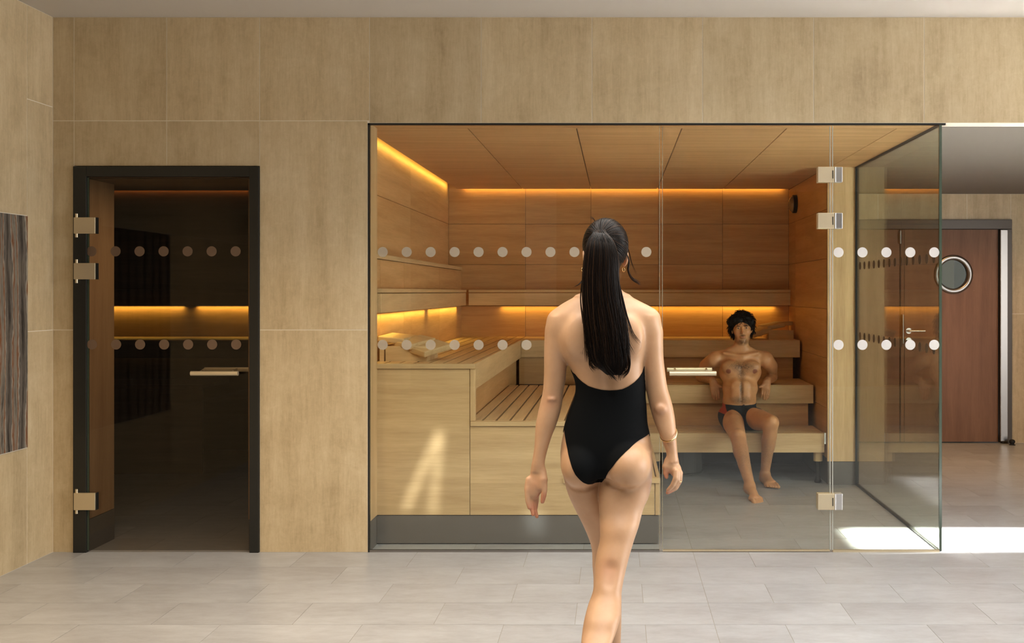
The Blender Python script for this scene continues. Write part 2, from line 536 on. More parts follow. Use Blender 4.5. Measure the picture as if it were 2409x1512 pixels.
mg, nt, out = newmat('porthole_glass')
pgl = pbr(nt, out, (0.045, 0.05, 0.016), 0.08, 0, 0.6)
MB().cyl((px_, YD + 0.02, pz_), (px_, YD + 0.028, pz_), 0.1335, seg=56).build('porthole_glass', glass('porthole_pane', (0.80, 0.82, 0.70), 0.01), pho)
# what the porthole shows: the next corridor, a pale pier and greenery in its window
tag(MB().box(1.5, 4.0, YD + 1.9, YD + 1.95, 0, 2.6).build('wall_corridor', simple('olive_wall', (0.07, 0.075, 0.035), 0.8)), 'olive wall of the next corridor seen through the porthole', kind='structure')
tag(MB().box(3.52, 3.78, YD + 1.86, YD + 1.89, 0, 2.4).build('wall_corridor_pier', simple('cream_wall', (0.75, 0.70, 0.50), 0.8)), 'cream strip of corridor wall seen through the porthole', kind='structure')
hd = MB()
hz = EYE + (CY - 778) * YD / F
hx = (2137 - CX) * YD / F
hd.cyl((hx, YD + 0.005, hz), (hx, YD - 0.012, hz), 0.027)
hd.cyl((hx, YD - 0.012, hz), (hx, YD - 0.055, hz), 0.011)
hd.cyl((hx - 0.008, YD - 0.055, hz), (hx + 0.14, YD - 0.055, hz), 0.011)
hd.build('lever_handle', M['steel_light'], d3, smooth=False)
MB().cyl((hx, YD + 0.005, hz - 0.088), (hx, YD - 0.012, hz - 0.088), 0.026).build('lock_cylinder', M['steel_light'], d3)
MB().cyl((2.68, YD - 0.004, 1.10), (2.68, YD - 0.004, 1.17), 0.009).cyl((2.68, YD - 0.008, 0.93), (2.68, YD - 0.008, 1.20), 0.014).build('hinge', M['steel'], d3)
MB().cyl((2.655, YD - 0.008, 1.86), (2.655, YD - 0.008, 1.98), 0.014).build('hinge', M['steel'], d3)

ds = empty('door_stop', ((2381 - CX) * 9.35 / F, 9.35, 0), 'small black door stop on the floor beside the timber door', 'door stop')
dx = ds.location.x
MB().lathe((dx, 9.35, 0), (0, 0, 1), [(0, 0.001), (0, 0.028), (0.004, 0.03), (0.006, 0.018), (0.015, 0.02), (0.03, 0.028), (0.045, 0.024), (0.052, 0.01), (0.053, 0.0005)], 24).build('rubber_bumper', M['rubber'], ds, smooth=True)

# ================================================================ main sauna shell
XW, XR, XO = -1.494, 1.55, 1.764
JB = 5.67
pg = 0.003
cl = MB()
cl.box(-1.343, 1.764, 5.522, JB - 0.002, SC, SC + 0.02)
cl.box(1.575, 1.764, JB + 0.002, 7.42, SC, SC + 0.02)
cxs = [-1.41, -0.825, -0.218, 0.371, 0.957, 1.546]
for a, b in zip(cxs[:-1], cxs[1:]):
    bb = b if b < 1.5 else 1.571
    for ya, yb in ((JB + 0.002, 7.46), (7.464, 9.01)):
        if b > 1.5 and ya > 7: bb = 1.548
        cl.box(a + pg, bb - (pg if b < 1.5 else 0), ya, yb, SC, SC + 0.018)
ce = cl.build('ceiling', M['wood_x']); tag(ce, 'pale wood panelled sauna ceiling', kind='structure')
tag(MB().box(-1.60, 1.79, G + 0.121, YB + 0.1, SC + 0.10, SC + 0.13).build('ceiling', M['gap']), 'dark void above the sauna ceiling panels', kind='structure')
tag(MB().box(-1.415, 1.764, 5.53, 9.005, SC + 0.021, SC + 0.026).build('ceiling_backing', M['gap'], ce), kind='structure')

def panels_x(mb, y, xs, zs, th=0.018, face=-1):
    for a, b in zip(xs[:-1], xs[1:]):
        for c, d in zip(zs[:-1], zs[1:]):
            mb.box(a + pg / 2, b - pg / 2, y, y + th, c + pg / 2, d - pg / 2)
def panels_y(mb, x, ys, zs, th=0.018):
    x0, x1 = (x - th, x) if th > 0 else (x, x - th)
    for a, b in zip(ys[:-1], ys[1:]):
        for c, d in zip(zs[:-1], zs[1:]):
            mb.box(x0, x1, a + pg / 2, b - pg / 2, c + pg / 2, d - pg / 2)
ZJ = [0.0, 0.19, 0.557, 0.924, 1.286, 1.655, 2.017, SC + 0.09]
pb = MB(); panels_x(pb, YB, [-1.494, -0.806, -0.22, 0.384, 0.958, 1.55], ZJ)
o = pb.build('wall_sauna_back', M['wood_x']); tag(o, 'horizontal grained wood panels on the sauna back wall', kind='structure')
tag(MB().box(-1.6, 1.79, YB + 0.019, YB + 0.05, 0, SC + 0.12).build('backing', M['gap'], o), kind='structure')
pl = MB(); panels_y(pl, XW, [JB, 7.4, YB], [1.632, 2.017, SC + 0.09])
o = pl.build('wall_sauna_left', M['wood_y']); tag(o, 'wood panels on the left sauna wall below the glowing cove', kind='structure')
tag(MB().box(XW - 0.05, XW - 0.019, G + 0.121, YB + 0.02, 0, SC + 0.12).build('backing', M['gap'], o), kind='structure')
# wainscot thickening + lip
wn = MB(); panels_y(wn, -1.38, [JB, 5.95, 6.62, 7.95, YB], [0.0, 1.286, 1.602], 0.10)
o = wn.build('wall_wainscot', M['wood_y']); tag(o, 'projecting wood wainscot along the left sauna wall', kind='structure')
MB().box(XW, -1.373, JB, YB, 1.604, 1.632).build('ledge', M['bench_y'], o)
# right wall
prr = MB(); panels_y(prr, XR, [7.42, 8.74, YB], ZJ[1:-1] + [SC], -0.02)
o = prr.build('wall_sauna_right', M['wood_y']); tag(o, 'wood panels on the right sauna wall carrying the round lamp', kind='structure')
box('kickboard', M['kick'], o, XR + 0.006, XR + 0.02, 7.425, YB, 0, 0.186)
tag(MB().box(XR + 0.021, XO, 7.44, YB + 0.05, 0, SC).build('backing', M['wood_z'], o), kind='structure')
# end cap of the right wall (pale post) and its kickboard
o = MB().box(XR, XO - 0.004, 7.42, 7.44, 0.172, SC).build('trim_1', M['bench_z']); tag(o, 'pale wood end panel of the sauna side wall', kind='structure')
tag(MB().box(XR + 0.004, XO - 0.004, 7.424, 7.44, 0, 0.168).build('baseboard_right', M['kick']), 'grey kickboard under the pale end panel', kind='structure')
# left jamb
o = MB().box(-1.343, -1.332, 5.522, JB, KICK, SC).build('trim_2', M['bench_z']); tag(o, 'pale wood jamb at the left edge of the glass', kind='structure')
tag(MB().box(-1.343, -1.334, 5.522, JB, 0, KICK - 0.003).build('baseboard_left', M['kick']), 'grey kickboard return beside the left jamb', kind='structure')
tag(MB().box(-1.60, -1.344, G + 0.121, JB, 0, SC).build('wall_jamb', M['gap']), 'wall thickness behind the left jamb', kind='structure')

# small switch plate at the end of the right wall
e = empty('wall_plate', (XR, 7.50, 0.93 - 0.0), 'small chrome plate on the sauna wall beside the lowest bench', 'wall plate')
e.location.z = EYE - 344 / 319 + 0.0
zc = e.location.z
MB().box(XR - 0.016, XR, 7.455, 7.51, zc - 0.042, zc + 0.042, 0.003).build('plate', M['steel_light'], e)
MB().box(XR - 0.022, XR - 0.014, 7.468, 7.497, zc - 0.022, zc + 0.022, 0.003).build('cap', M['steel_light'], e)

# round bulkhead lamp on the right wall
ly, lz = 8.70, EYE + (CY - 480) * 8.70 / F
e = empty('wall_lamp', (XR, ly, lz), 'round dark wall lamp with glass dome high on the right sauna wall', 'lamp')
MB().lathe((XR, ly, lz), (-1, 0, 0), [(0.0, 0.078), (0.03, 0.078), (0.034, 0.074), (0.034, 0.05)], 40).build('housing', M['black'], e, smooth=False)
MB().lathe((XR - 0.033, ly, lz), (-1, 0, 0), [(0.0, 0.066), (0.014, 0.06), (0.028, 0.042), (0.036, 0.02), (0.038, 0.0005)], 40).build('dome', simple('lamp_dome', (0.32, 0.2, 0.11), 0.12, 0, 0.9), e, smooth=True)

# ================================================================ benches
def deck_slats(name, parent, x0, x1, y0, y1, ztop, along, pitch=0.079, gap=0.0115, th=0.024, mats=None):
    mb = MB()
    if along == 'y':
        n = max(1, round((x1 - x0) / pitch)); p = (x1 - x0) / n
        for i in range(n):
            mb.box(x0 + i * p + gap / 2, x0 + (i + 1) * p - gap / 2, y0, y1, ztop - th, ztop, 0.0015)
    else:
        n = max(1, round((y1 - y0) / pitch)); p = (y1 - y0) / n
        for i in range(n):
            mb.box(x0, x1, y0 + i * p + gap / 2, y0 + (i + 1) * p - gap / 2, ztop - th, ztop, 0.0015)
    mb.build(name, M['bench_' + along], parent)
    box('deck_underside', M['gap'], parent, x0, x1, y0, y1, ztop - th - 0.03, ztop - th - 0.022)

FB = 5.67   # front face of the left benches
# tier edges: left benches run in depth along the left wall
Z1, Z2, Z3 = 1.01, 0.69, 0.372
L1, L2, L3 = -0.784, -0.262, 0.25
Y1, Y2, Y3 = 8.417, 7.852, 7.459
lip = 0.034

# left upper bench
e = empty('sauna_bench', (-1.08, 5.67, 0), 'tall slatted upper bench along the left sauna wall', 'bench')
MB().box(-1.338, L1, FB - 0.012, FB + 0.035, Z1 - 0.028, Z1, 0.002).build('front_rail', M['bench_x'], e)
deck_slats('deck', e, -1.38, L1 - 0.022, FB + 0.037, YB, Z1, 'y')
MB().box(L1 - 0.02, L1, FB + 0.036, Y1 - 0.002, Z1 - 0.145, Z1, 0.002).build('fascia', M['bench_y'], e)
MB().box(-1.338, L1 - 0.031, FB, FB + 0.02, KICK, Z1 - 0.031).build('front_panel', M['bench_x'], e, bevel=0.001)
MB().box(L1 - 0.028, L1, FB - 0.004, FB + 0.035, Z2 - 0.001, Z1 - 0.029, 0.002).build('corner_post', M['bench_z'], e)
box('side_panel', M['wood_y'], e, L1 - 0.06, L1 - 0.045, FB + 0.036, Y1 + 0.06, Z2 - 0.05, Z1 - 0.04)
# left middle bench
e = empty('sauna_bench', (-0.52, 5.67, 0), 'middle slatted bench step on the left, behind the walking woman', 'bench')
MB().box(L1 - 0.026, L2, FB - 0.012, FB + 0.035, Z2 - 0.028, Z2 - 0.002, 0.002).build('front_rail', M['bench_x'], e)
deck_slats('deck', e, L1 - 0.04, L2 - 0.022, FB + 0.037, Y2, Z2, 'y')
MB().box(L2 - 0.02, L2, FB + 0.036, Y2 - 0.002, Z2 - 0.145, Z2, 0.002).build('fascia', M['bench_y'], e)
box('side_panel', M['wood_y'], e, L2 - 0.06, L2 - 0.045, FB + 0.036, Y2 + 0.06, Z3 - 0.03, Z2 - 0.04)
# left low step
e = empty('sauna_bench', (0.0, 5.67, 0), 'lowest bench step on the left, ending beside the glass door', 'bench')
MB().box(L2 - 0.03, L3, FB - 0.012, FB + 0.035, Z3 - 0.028, Z3, 0.002).build('front_rail', M['bench_x'], e)
deck_slats('deck', e, L2 - 0.04, L3 - 0.022, FB + 0.037, Y3, Z3, 'y')
MB().box(L3 - 0.02, L3, FB + 0.036, Y3 - 0.002, Z3 - 0.145, Z3, 0.002).build('fascia', M['bench_y'], e)
MB().box(L1 - 0.028, L3 - 0.031, FB, FB + 0.02, KICK, Z3 - 0.031).box(L1 - 0.028, L2, FB, FB + 0.02, Z3 - 0.031, Z2 - 0.031).build('front_panel', M['bench_x'], e, bevel=0.001)
MB().box(L3 - 0.028, L3, FB - 0.004, FB + 0.035, KICK, Z3 - 0.029, 0.002).build('corner_post', M['bench_z'], e)
tag(MB().box(-1.334, L3 - 0.012, FB + 0.005, FB + 0.03, 0.006, KICK - 0.004).build('baseboard_front', M['kick']), 'long grey kickboard under the left bench fronts', kind='structure')
box('plinth', M['gap'], e, -1.3, L3 - 0.05, FB + 0.04, 7.2, 0.0, 0.15)

# back benches run along X
def back_bench(label, x0, z, yf, yb, xr, vis_end):
    e = empty('sauna_bench', ((x0 + xr) / 2, yf, 0), label, 'bench')
    deck_slats('deck', e, x0, xr - 0.004, yf + 0.024, yb, z, 'x')
    MB().box(x0 + 0.02, xr, yf, yf + 0.022, z - 0.142, z, 0.002).build('fascia', M['bench_x'], e)
    return e
b1 = back_bench('upper slatted bench along the back wall, above the seated man', L1 - 0.02, Z1, Y1, YB - 0.004, 1.53, True)
box('riser', M['wood_x'], b1, L1 - 0.02, 1.48, Y1 + 0.05, Y1 + 0.065, Z2 - 0.05, Z1 - 0.14)
b2 = back_bench('middle back bench the seated man leans his arms on', L2 - 0.02, Z2, Y2, Y1 + 0.045, 1.532, True)
box('riser', M['wood_x'], b2, L2 - 0.02, 1.50, Y2 + 0.05, Y2 + 0.065, Z3 - 0.05, Z2 - 0.14)
b3 = back_bench('lowest back bench the dark-haired man sits on', L3 - 0.02, Z3, Y3, Y2 + 0.045, 1.536, True)
for lx in (1.50, 0.30):
    lg = MB().lathe((lx, Y3 + 0.06, 0), (0, 0, 1), [(0, 0.001), (0, 0.024), (0.012, 0.026), (0.02, 0.022), (0.05, 0.018), (0.16, 0.021)], 24).build('leg', M['black'], b3, smooth=False)
    MB().cyl((lx, Y3 + 0.06, 0.16), (lx, Y3 + 0.06, 0.231), 0.033).build('leg_block', M['bench_z'], b3)
box('back_riser', M['gap'], b3, L3, 1.54, 8.35, 8.37, 0, 0.5)
e = empty('pedestal', (0.50, 8.0, 0), 'grey round pedestal standing under the lowest back bench', 'pedestal')
MB().lathe((0.50, 7.99, 0), (0, 0, 1), [(0, 0.001), (0, 0.19), (0.006, 0.19), (0.012, 0.178), (0.225, 0.178), (0.225, 0.001)], 48).build('drum', simple('grey_drum', (0.10, 0.10, 0.095), 0.6), e)

# ---- backrests with light strips under them
e = empty('backrest', (-1.345, 7.3, 1.293), 'long wooden backrest board along the left sauna wall', 'backrest')
MB().box(-1.378, -1.31, JB + 0.01, 8.895, 1.293, 1.402, 0.003).build('board', M['bench_y'], e)
MB().box(-1.378, -1.306, JB + 0.01, 8.895, 1.406, 1.43, 0.003).build('top_rail', M['bench_y'], e)
e = empty('backrest', (0.1, 8.99, 1.293), 'long wooden backrest board across the sauna back wall', 'backrest')
MB().box(-1.29, 1.535, 8.905, 8.93, 1.293, 1.402, 0.003).build('board', M['bench_x'], e)
MB().box(-1.29, 1.535, 8.898, YB, 1.406, 1.43, 0.003).build('top_rail', M['bench_x'], e)
AMB = (1.0, 0.55, 0.10)
def strip(label, p0, p1, aim, power, wdt=0.02, color=AMB, spread=150, group=None):
    """LED tape: slim aluminium profile thing + the lamp it is"""
    p0, p1 = Vector(p0), Vector(p1)
    c = (p0 + p1) / 2
    e = empty('light_strip', c, label, 'light strip', group)
    d = (p1 - p0); L = d.length
    hx, hy = abs(d.x) / 2 + 0.006, abs(d.y) / 2 + 0.006
    az = 0.008 if aim[2] < 0 else -0.008
    MB().box(c.x - hx, c.x + hx, c.y - hy, c.y + hy, c.z + min(0, az), c.z + max(0, az)).build('profile', M['steel'], e)
    a = Vector(aim)
    lamp = area('strip_lamp', c + a.normalized() * 0.003, c + a, (L if abs(d.x) > abs(d.y) else wdt), (wdt if abs(d.x) > abs(d.y) else L), power, color, spread)
    ev = a.normalized()
    # explicit frame: local -Z along aim, local X along strip axis when strip runs in X, Y when strip runs in Y
    z = -ev
    if abs(d.x) > abs(d.y):
        x = Vector((1, 0, 0)); y = z.cross(x).normalized(); x = y.cross(z).normalized()
    else:
        y = Vector((0, 1, 0)); x = y.cross(z).normalized(); y = z.cross(x).normalized()
    mt = Matrix((x, y, z)).transposed()
    lamp.rotation_euler = mt.to_euler()
    loc = lamp.location.copy()
    lamp.parent = e
    lamp.location = loc - c
    return e
LY = (1.0, 0.66, 0.14)
strip('amber light strip under the left backrest, front length', (-1.355, 5.72, 1.286), (-1.355, 7.33, 1.286), (-0.25, 0, -1), 1.5, 0.02, LY)
strip('amber light strip under the left backrest, rear length', (-1.355, 7.46, 1.286), (-1.355, 8.8, 1.286), (-0.25, 0, -1), 1.25, 0.02, LY)
strip('amber light strip under the backrest across the back wall', (-1.02, 9.05, 1.289), (1.42, 9.05, 1.289), (0, 0.15, -1), 2.2, 0.02, AMB)
strip('amber cove light above the left sauna wall', (-1.44, 5.75, 2.352), (-1.44, 9.0, 2.352), (-1, 0, -0.15), 3.8, 0.02, LY)
strip('amber cove light above the sauna back wall', (-1.35, 9.035, 2.352), (1.5, 9.035, 2.352), (0, 1, -0.3), 2.8, 0.02, (1.0, 0.5, 0.1))

# ---- headrests on their block (left, by the glass)
def headrest(loc, size, rot, label, group):
    e = empty('headrest', loc, label, 'headrest', group)
    bm = bmesh.new()
    bmesh.ops.create_cube(bm, size=1)
    L, W, H = size
    for v in bm.verts:
        v.co = Vector((v.co.x * L, v.co.y * W, v.co.z * H))
    ed = [q for q in bm.edges]
    bmesh.ops.bevel(bm, geom=ed, offset=H * 0.28, segments=4, profile=0.6, affect='EDGES')
    me = bpy.data.meshes.new('cushion_block')
    bm.to_mesh(me); bm.free()
    o = bpy.data.objects.new('cushion_block', me)
    me.materials.append(M['headrest'])
    me.polygons.foreach_set('use_smooth', [True] * len(me.polygons))
    C.objects.link(o)
    o.parent = e
    e.rotation_euler = rot
    return e
e = empty('headrest_block', (-1.25, 5.9, Z1), 'low wooden block carrying three headrests at the glass end of the left bench', 'block')
MB().box(-1.36, -1.335, 5.85, 6.25, Z1, Z1 + 0.09).box(-1.326, -1.085, 5.85, 5.87, Z1, Z1 + 0.088).box(-1.326, -1.085, 5.871, 6.2, Z1 + 0.0, Z1 + 0.04).build('board', M['headrest'], e)
grp = None
headrest((-1.285, 5.99, Z1 + 0.127), (0.16, 0.26, 0.034), (0.04, 0.10, -0.10), 'wooden headrest farthest left, against the left jamb of the glass', grp)
headrest((-1.175, 5.955, Z1 + 0.107), (0.115, 0.25, 0.032), (0.12, 0.17, -0.42), 'wooden headrest in the middle of the three beside the glass', grp)
headrest((-1.08, 5.93, Z1 + 0.072), (0.12, 0.25, 0.038), (0.14, 0.22, -0.48), 'wooden headrest lowest and farthest right of the three beside the glass', grp)
# right rear
e = empty('headrest_block', (1.4, 8.7, Z1), 'low wooden block in the right rear corner of the upper bench', 'block')
MB().box(1.30, 1.51, 8.60, 8.64, Z1, Z1 + 0.075).box(1.30, 1.51, 8.641, 9.0, Z1, Z1 + 0.04).build('board', M['bench_x'], e)
headrest((1.215, 8.68, Z1 + 0.060), (0.18, 0.20, 0.045), (0.05, -0.26, 0.30), 'wooden headrest nearest the seated man in the rear corner', grp)
headrest((1.345, 8.76, Z1 + 0.108), (0.17, 0.20, 0.036), (0.04, -0.16, 0.28), 'wooden headrest in the middle of the rear corner row', grp)
headrest((1.462, 8.88, Z1 + 0.125), (0.13, 0.20, 0.032), (0.0, -0.05, 0.1), 'wooden headrest closest to the rear right corner', grp)

# ================================================================ dark cabin behind the left door
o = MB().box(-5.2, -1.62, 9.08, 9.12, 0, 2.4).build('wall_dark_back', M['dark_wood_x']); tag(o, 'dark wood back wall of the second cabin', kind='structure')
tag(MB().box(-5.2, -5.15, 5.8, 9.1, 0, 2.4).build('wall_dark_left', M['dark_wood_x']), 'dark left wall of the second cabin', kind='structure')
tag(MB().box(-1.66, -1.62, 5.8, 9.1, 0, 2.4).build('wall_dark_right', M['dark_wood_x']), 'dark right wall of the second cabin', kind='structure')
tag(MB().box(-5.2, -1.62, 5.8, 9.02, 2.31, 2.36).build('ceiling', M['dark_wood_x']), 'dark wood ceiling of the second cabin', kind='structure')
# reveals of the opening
tag(MB().box(-2.90, -2.866, 5.517, 5.80, 0.175, 2.03).build('trim_3', M['lit_wood_z']), 'wood reveal on the hinge side of the dark door', kind='structure')
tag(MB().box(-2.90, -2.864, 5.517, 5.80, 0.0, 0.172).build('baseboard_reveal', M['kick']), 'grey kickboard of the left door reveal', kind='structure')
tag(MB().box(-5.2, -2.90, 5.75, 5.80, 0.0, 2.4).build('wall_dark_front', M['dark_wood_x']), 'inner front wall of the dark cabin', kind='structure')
tag(MB().box(-1.996, -1.945, 5.517, 5.80, 0.175, 2.03).build('trim_4', M['lit_wood_z']), 'wood reveal on the handle side of the dark door', kind='structure')
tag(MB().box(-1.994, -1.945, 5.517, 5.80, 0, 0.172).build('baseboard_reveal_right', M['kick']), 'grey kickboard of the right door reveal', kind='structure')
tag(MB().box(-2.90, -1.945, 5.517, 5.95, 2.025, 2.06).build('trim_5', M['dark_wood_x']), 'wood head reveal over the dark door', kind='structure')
e = empty('sauna_bench', (-3.6, 8.417, 0), 'bench in the dark cabin, its edge glowing under the amber strip', 'bench')
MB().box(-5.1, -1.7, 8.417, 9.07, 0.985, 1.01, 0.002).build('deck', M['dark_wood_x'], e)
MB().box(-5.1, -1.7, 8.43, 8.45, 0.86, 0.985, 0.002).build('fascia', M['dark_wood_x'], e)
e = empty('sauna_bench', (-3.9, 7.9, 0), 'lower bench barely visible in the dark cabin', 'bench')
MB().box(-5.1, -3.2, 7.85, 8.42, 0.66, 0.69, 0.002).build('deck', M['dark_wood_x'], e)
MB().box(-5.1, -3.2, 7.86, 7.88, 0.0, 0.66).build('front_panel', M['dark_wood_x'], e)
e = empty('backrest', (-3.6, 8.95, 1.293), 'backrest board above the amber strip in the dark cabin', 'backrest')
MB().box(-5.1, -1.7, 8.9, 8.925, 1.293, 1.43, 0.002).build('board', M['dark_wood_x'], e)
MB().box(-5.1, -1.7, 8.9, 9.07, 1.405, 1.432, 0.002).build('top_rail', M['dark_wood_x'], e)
DY = (1.0, 0.66, 0.12)
strip('amber light strip in the dark cabin, left length', (-5.0, 9.055, 1.288), (-3.86, 9.055, 1.288), (0, 0.2, -1), 5.5, 0.02, DY)
strip('amber light strip in the dark cabin, right length', (-3.74, 9.055, 1.288), (-2.6, 9.055, 1.288), (0, 0.2, -1), 5.5, 0.02, DY)
strip('faint amber cove light above the dark cabin back wall', (-5.0, 9.045, 2.34), (-2.0, 9.045, 2.34), (0, 1, -0.2), 2.0, 0.02, (1.0, 0.38, 0.08))

# ================================================================ glazing
def dots(parent, pts, y, mat, r=0.0275, n=28):
    for (x, z) in pts:
        MB().cyl((x, y, z), (x, y - 0.0008, z), r, seg=n).build('frosted_dot', mat, parent)
ZT, ZB = EYE + (CY - 592.5) * G / F, EYE + (CY - 811) * G / F
def pane(name, label, x0, x1, z0, z1, gm, em, y0=5.504, y1=5.516, seam=()):
    e = empty(name, ((x0 + x1) / 2, y0, z0), label, kind='structure')
    box('glass', gm, e, x0, x1, y0, y1, z0, z1)
    for side in seam:
        if side == 'r': box('glass_edge', em, e, x1, x1 + 0.0035, y0 + 0.001, y1 - 0.001, z0, z1)
        if side == 'l': box('glass_edge', em, e, x0 - 0.0035, x0, y0 + 0.001, y1 - 0.001, z0, z1)
    return e
w1 = pane('window_1', 'large fixed clear pane in front of the stepped benches', -1.333, 0.238, 0.012, SC - 0.012, M['glass'], M['edge_soft'], seam=('r',))
dx0 = (900 - CX) * G / F
pts = []
for i in range(12):
    x = dx0 + i * 0.13
    pts += [(x, ZT), (x, ZB)]
dots(w1, pts, 5.5035, M['dot'])
w2 = pane('window_2', 'narrow fixed clear pane between the glass door and the corner', 1.180, 1.755, 0.012, SC - 0.012, M['glass'], M['edge'], seam=('l',))
pts = []
for i in range(5):
    x = (1973 - CX) * G / F + i * 0.1297
    pts += [(x, ZT - 0.002), (x, ZB)]
dots(w2, pts, 5.5035, M['dot_sunlit'])
w3 = empty('window_3', (1.764, 6.4, 0), 'clear side pane running back from the corner to the pale post', kind='structure')
box('glass', M['side_glass'], w3, 1.758, 1.768, 5.518, 7.415, 0.012, SC - 0.012)
box('glass_edge', M['edge_dark'], w3, 1.756, 1.770, 5.503, 5.517, 0.008, SC - 0.008)
ys = [5.60 + 0.13 * i for i in range(14)]
for yv in ys:
    for zv in (ZT - 0.03, ZB - 0.03):
        MB().cyl((1.757, yv, zv), (1.7562, yv, zv), 0.0275, seg=28).build('frosted_dot', M['dot_shaded'], w3)
for nm, bx_ in (('trim_6', (-1.3425, -1.3335, 5.50, 5.522, 0, SC)),
                ('trim_7', (-1.343, 1.79, 5.50, 5.520, SC - 0.008, SC + 0.0015)),
                ('trim_8', (1.755, 1.772, 5.52, 7.42, SC - 0.012, SC)),
                ('trim_9', (1.752, 1.776, 7.405, 7.425, 0, SC)),
                ('trim_10', (1.754, 1.774, 5.52, 7.41, 0, 0.012))):
    tag(MB().box(*bx_).build(nm, M['black']), 'black seal line of the sauna glazing', kind='structure')
tag(MB().box(-1.333, 0.24, 5.502, 5.518, 0, 0.012).build('trim_11', M['steel']), 'slim metal channel under the fixed pane', kind='structure')
tag(MB().box(1.18, 1.757, 5.502, 5.518, 0, 0.012).build('trim_12', M['brass']), 'slim metal channel under the narrow pane', kind='structure')

# ---- hinges
def hinge(parent, x0, xs, x1, z0, z1, mat, slot=True):
    """glass-clamp hinge: door-side plate and fixed-side plate with a knuckle between"""
    h = MB().box(x0, xs, 5.485, 5.5035, z0, z1, 0.002).build('hinge', mat, parent)
    MB().box(x0, xs, 5.517, 5.535, z0, z1, 0.002).build('back_plate', mat, h)
    MB().box(xs + 0.001, x1, 5.487, 5.5035, z0, z1, 0.002).box(xs + 0.001, x1, 5.517, 5.535, z0, z1, 0.002).build('fixed_plate', M['steel_light'], h)
    if slot:
        zc = (z0 + z1) / 2
        MB().box(xs - 0.014, xs - 0.009, 5.4835, 5.486, zc - 0.022, zc + 0.022).build('slot', M['black'], h)
    MB().cyl((xs + 0.001, 5.4875, z0 + 0.001), (xs + 0.001, 5.4875, z1 - 0.001), 0.0045).build('knuckle', M['steel_light'], h)
    return h
def zof(py, y=G): return EYE + (CY - py) * y / F
def xof(px, y=G): return (px - CX) * y / F

d1 = empty('door_1', (0.7, 5.505, 0), 'frameless clear glass sauna door with horizontal bar handle', kind='structure')
box('glass', M['glass'], d1, 0.256, 1.163, 5.504, 5.516, 0.014, SC - 0.016)
box('glass_edge', M['edge_soft'], d1, 0.2525, 0.256, 5.505, 5.515, 0.014, SC - 0.016)
box('glass_edge', M['edge'], d1, 1.163, 1.1665, 5.505, 5.515, 0.014, SC - 0.016)
box('bottom_seal', M['brass'], d1, 0.256, 1.163, 5.504, 5.516, 0.004, 0.013)
for a, b in ((393, 429), (501, 538), (1160, 1198)):
    hinge(d1, xof(1923), xof(1963), xof(1981), zof(b), zof(a), M['brass'])
def bar_handle(parent, x0, x1, z, mat, sh=-0.008):
    h = MB().cyl((x0, 5.455, z), (x1, 5.455, z), 0.0125).build('handle', mat, parent)
    MB().cyl((x0 + sh, 5.565, z + 0.012), (x1 + sh - 0.005, 5.565, z + 0.012), 0.0125).build('inner_bar', mat, h)
    for xx in (x0 + 0.035, x1 - 0.045):
        MB().cyl((xx, 5.455, z), (xx, 5.504, z + 0.004), 0.007).cyl((xx, 5.516, z + 0.008), (xx, 5.565, z + 0.016), 0.007).build('standoff', mat, h)
    return h
bar_handle(d1, xof(1575, 5.455), xof(1685, 5.455), zof(878, 5.455), M['brass'])

d2 = empty('door_2', (-2.43, 5.5, 0), 'tinted dark glass door in a black frame, left of the clear pane', kind='structure')
XA, XB2, ZA = -2.935, -1.931, 2.090
box('frame_post', M['black'], d2, XA, XA + 0.072, 5.488, 5.515, 0, ZA, 0.002)
box('frame_post', M['black'], d2, XB2 - 0.05, XB2, 5.488, 5.515, 0, ZA, 0.002)
box('frame_head', M['black'], d2, XA + 0.072, XB2 - 0.05, 5.488, 5.515, ZA - 0.055, ZA, 0.002)
box('glass', M['dark_glass'], d2, XA + 0.074, XB2 - 0.052, 5.500, 5.510, 0.012, ZA - 0.06)
box('glass_edge', M['edge_dark'], d2, XA + 0.0725, XA + 0.078, 5.499, 5.511, 0.012, ZA - 0.06)
pts = []
for i in range(7):
    x = xof(215.5 + i * 56.5)
    pts += [(x, zof(591)), (x + 0.003, zof(810))]
dots(d2, pts, 5.4995, M['dot_brown'])
for a, b in ((512, 550), (619, 657), (1157, 1197)):
    z0, z1 = zof(b), zof(a)
    x0, x1 = xof(180), xof(230)
    h = MB().box(x0, x1, 5.470, 5.486, z0, z1, 0.002).build('hinge', M['brass'], d2)
    MB().box(x1, x1 + 0.005, 5.476, 5.500, z0, z1).build('dark_edge', M['black'], h)
    MB().cyl((x0 + 0.012, 5.478, z1), (x0 + 0.012, 5.478, z1 + 0.02), 0.007).build('pin', M['brass'], h)
    MB().cyl((x0 + 0.012, 5.478, z0), (x0 + 0.012, 5.478, z0 - 0.02), 0.007).build('pin', M['brass'], h)
    MB().box(x0 + 0.08, x1, 5.486, 5.4995, z0 + 0.01, z1 - 0.01).build('clamp', M['brass'], h)
bar_handle(d2, xof(449, 5.455), xof(560, 5.455), zof(878, 5.455), M['brass'], 0.03)

# ================================================================ body modelling kit: smooth-union volumes -> one surface
def hermite(xs, ys, xq):
    xs = np.asarray(xs, float); ys = np.asarray(ys, float)
    d = np.gradient(ys, xs)
    k = np.clip(np.searchsorted(xs, xq) - 1, 0, len(xs) - 2)
    h = xs[k + 1] - xs[k]
    t = np.clip((xq - xs[k]) / h, 0, 1)
    return ((2 * t**3 - 3 * t**2 + 1) * ys[k] + (t**3 - 2 * t**2 + t) * h * d[k] +
            (-2 * t**3 + 3 * t**2) * ys[k + 1] + (t**3 - t**2) * h * d[k + 1])

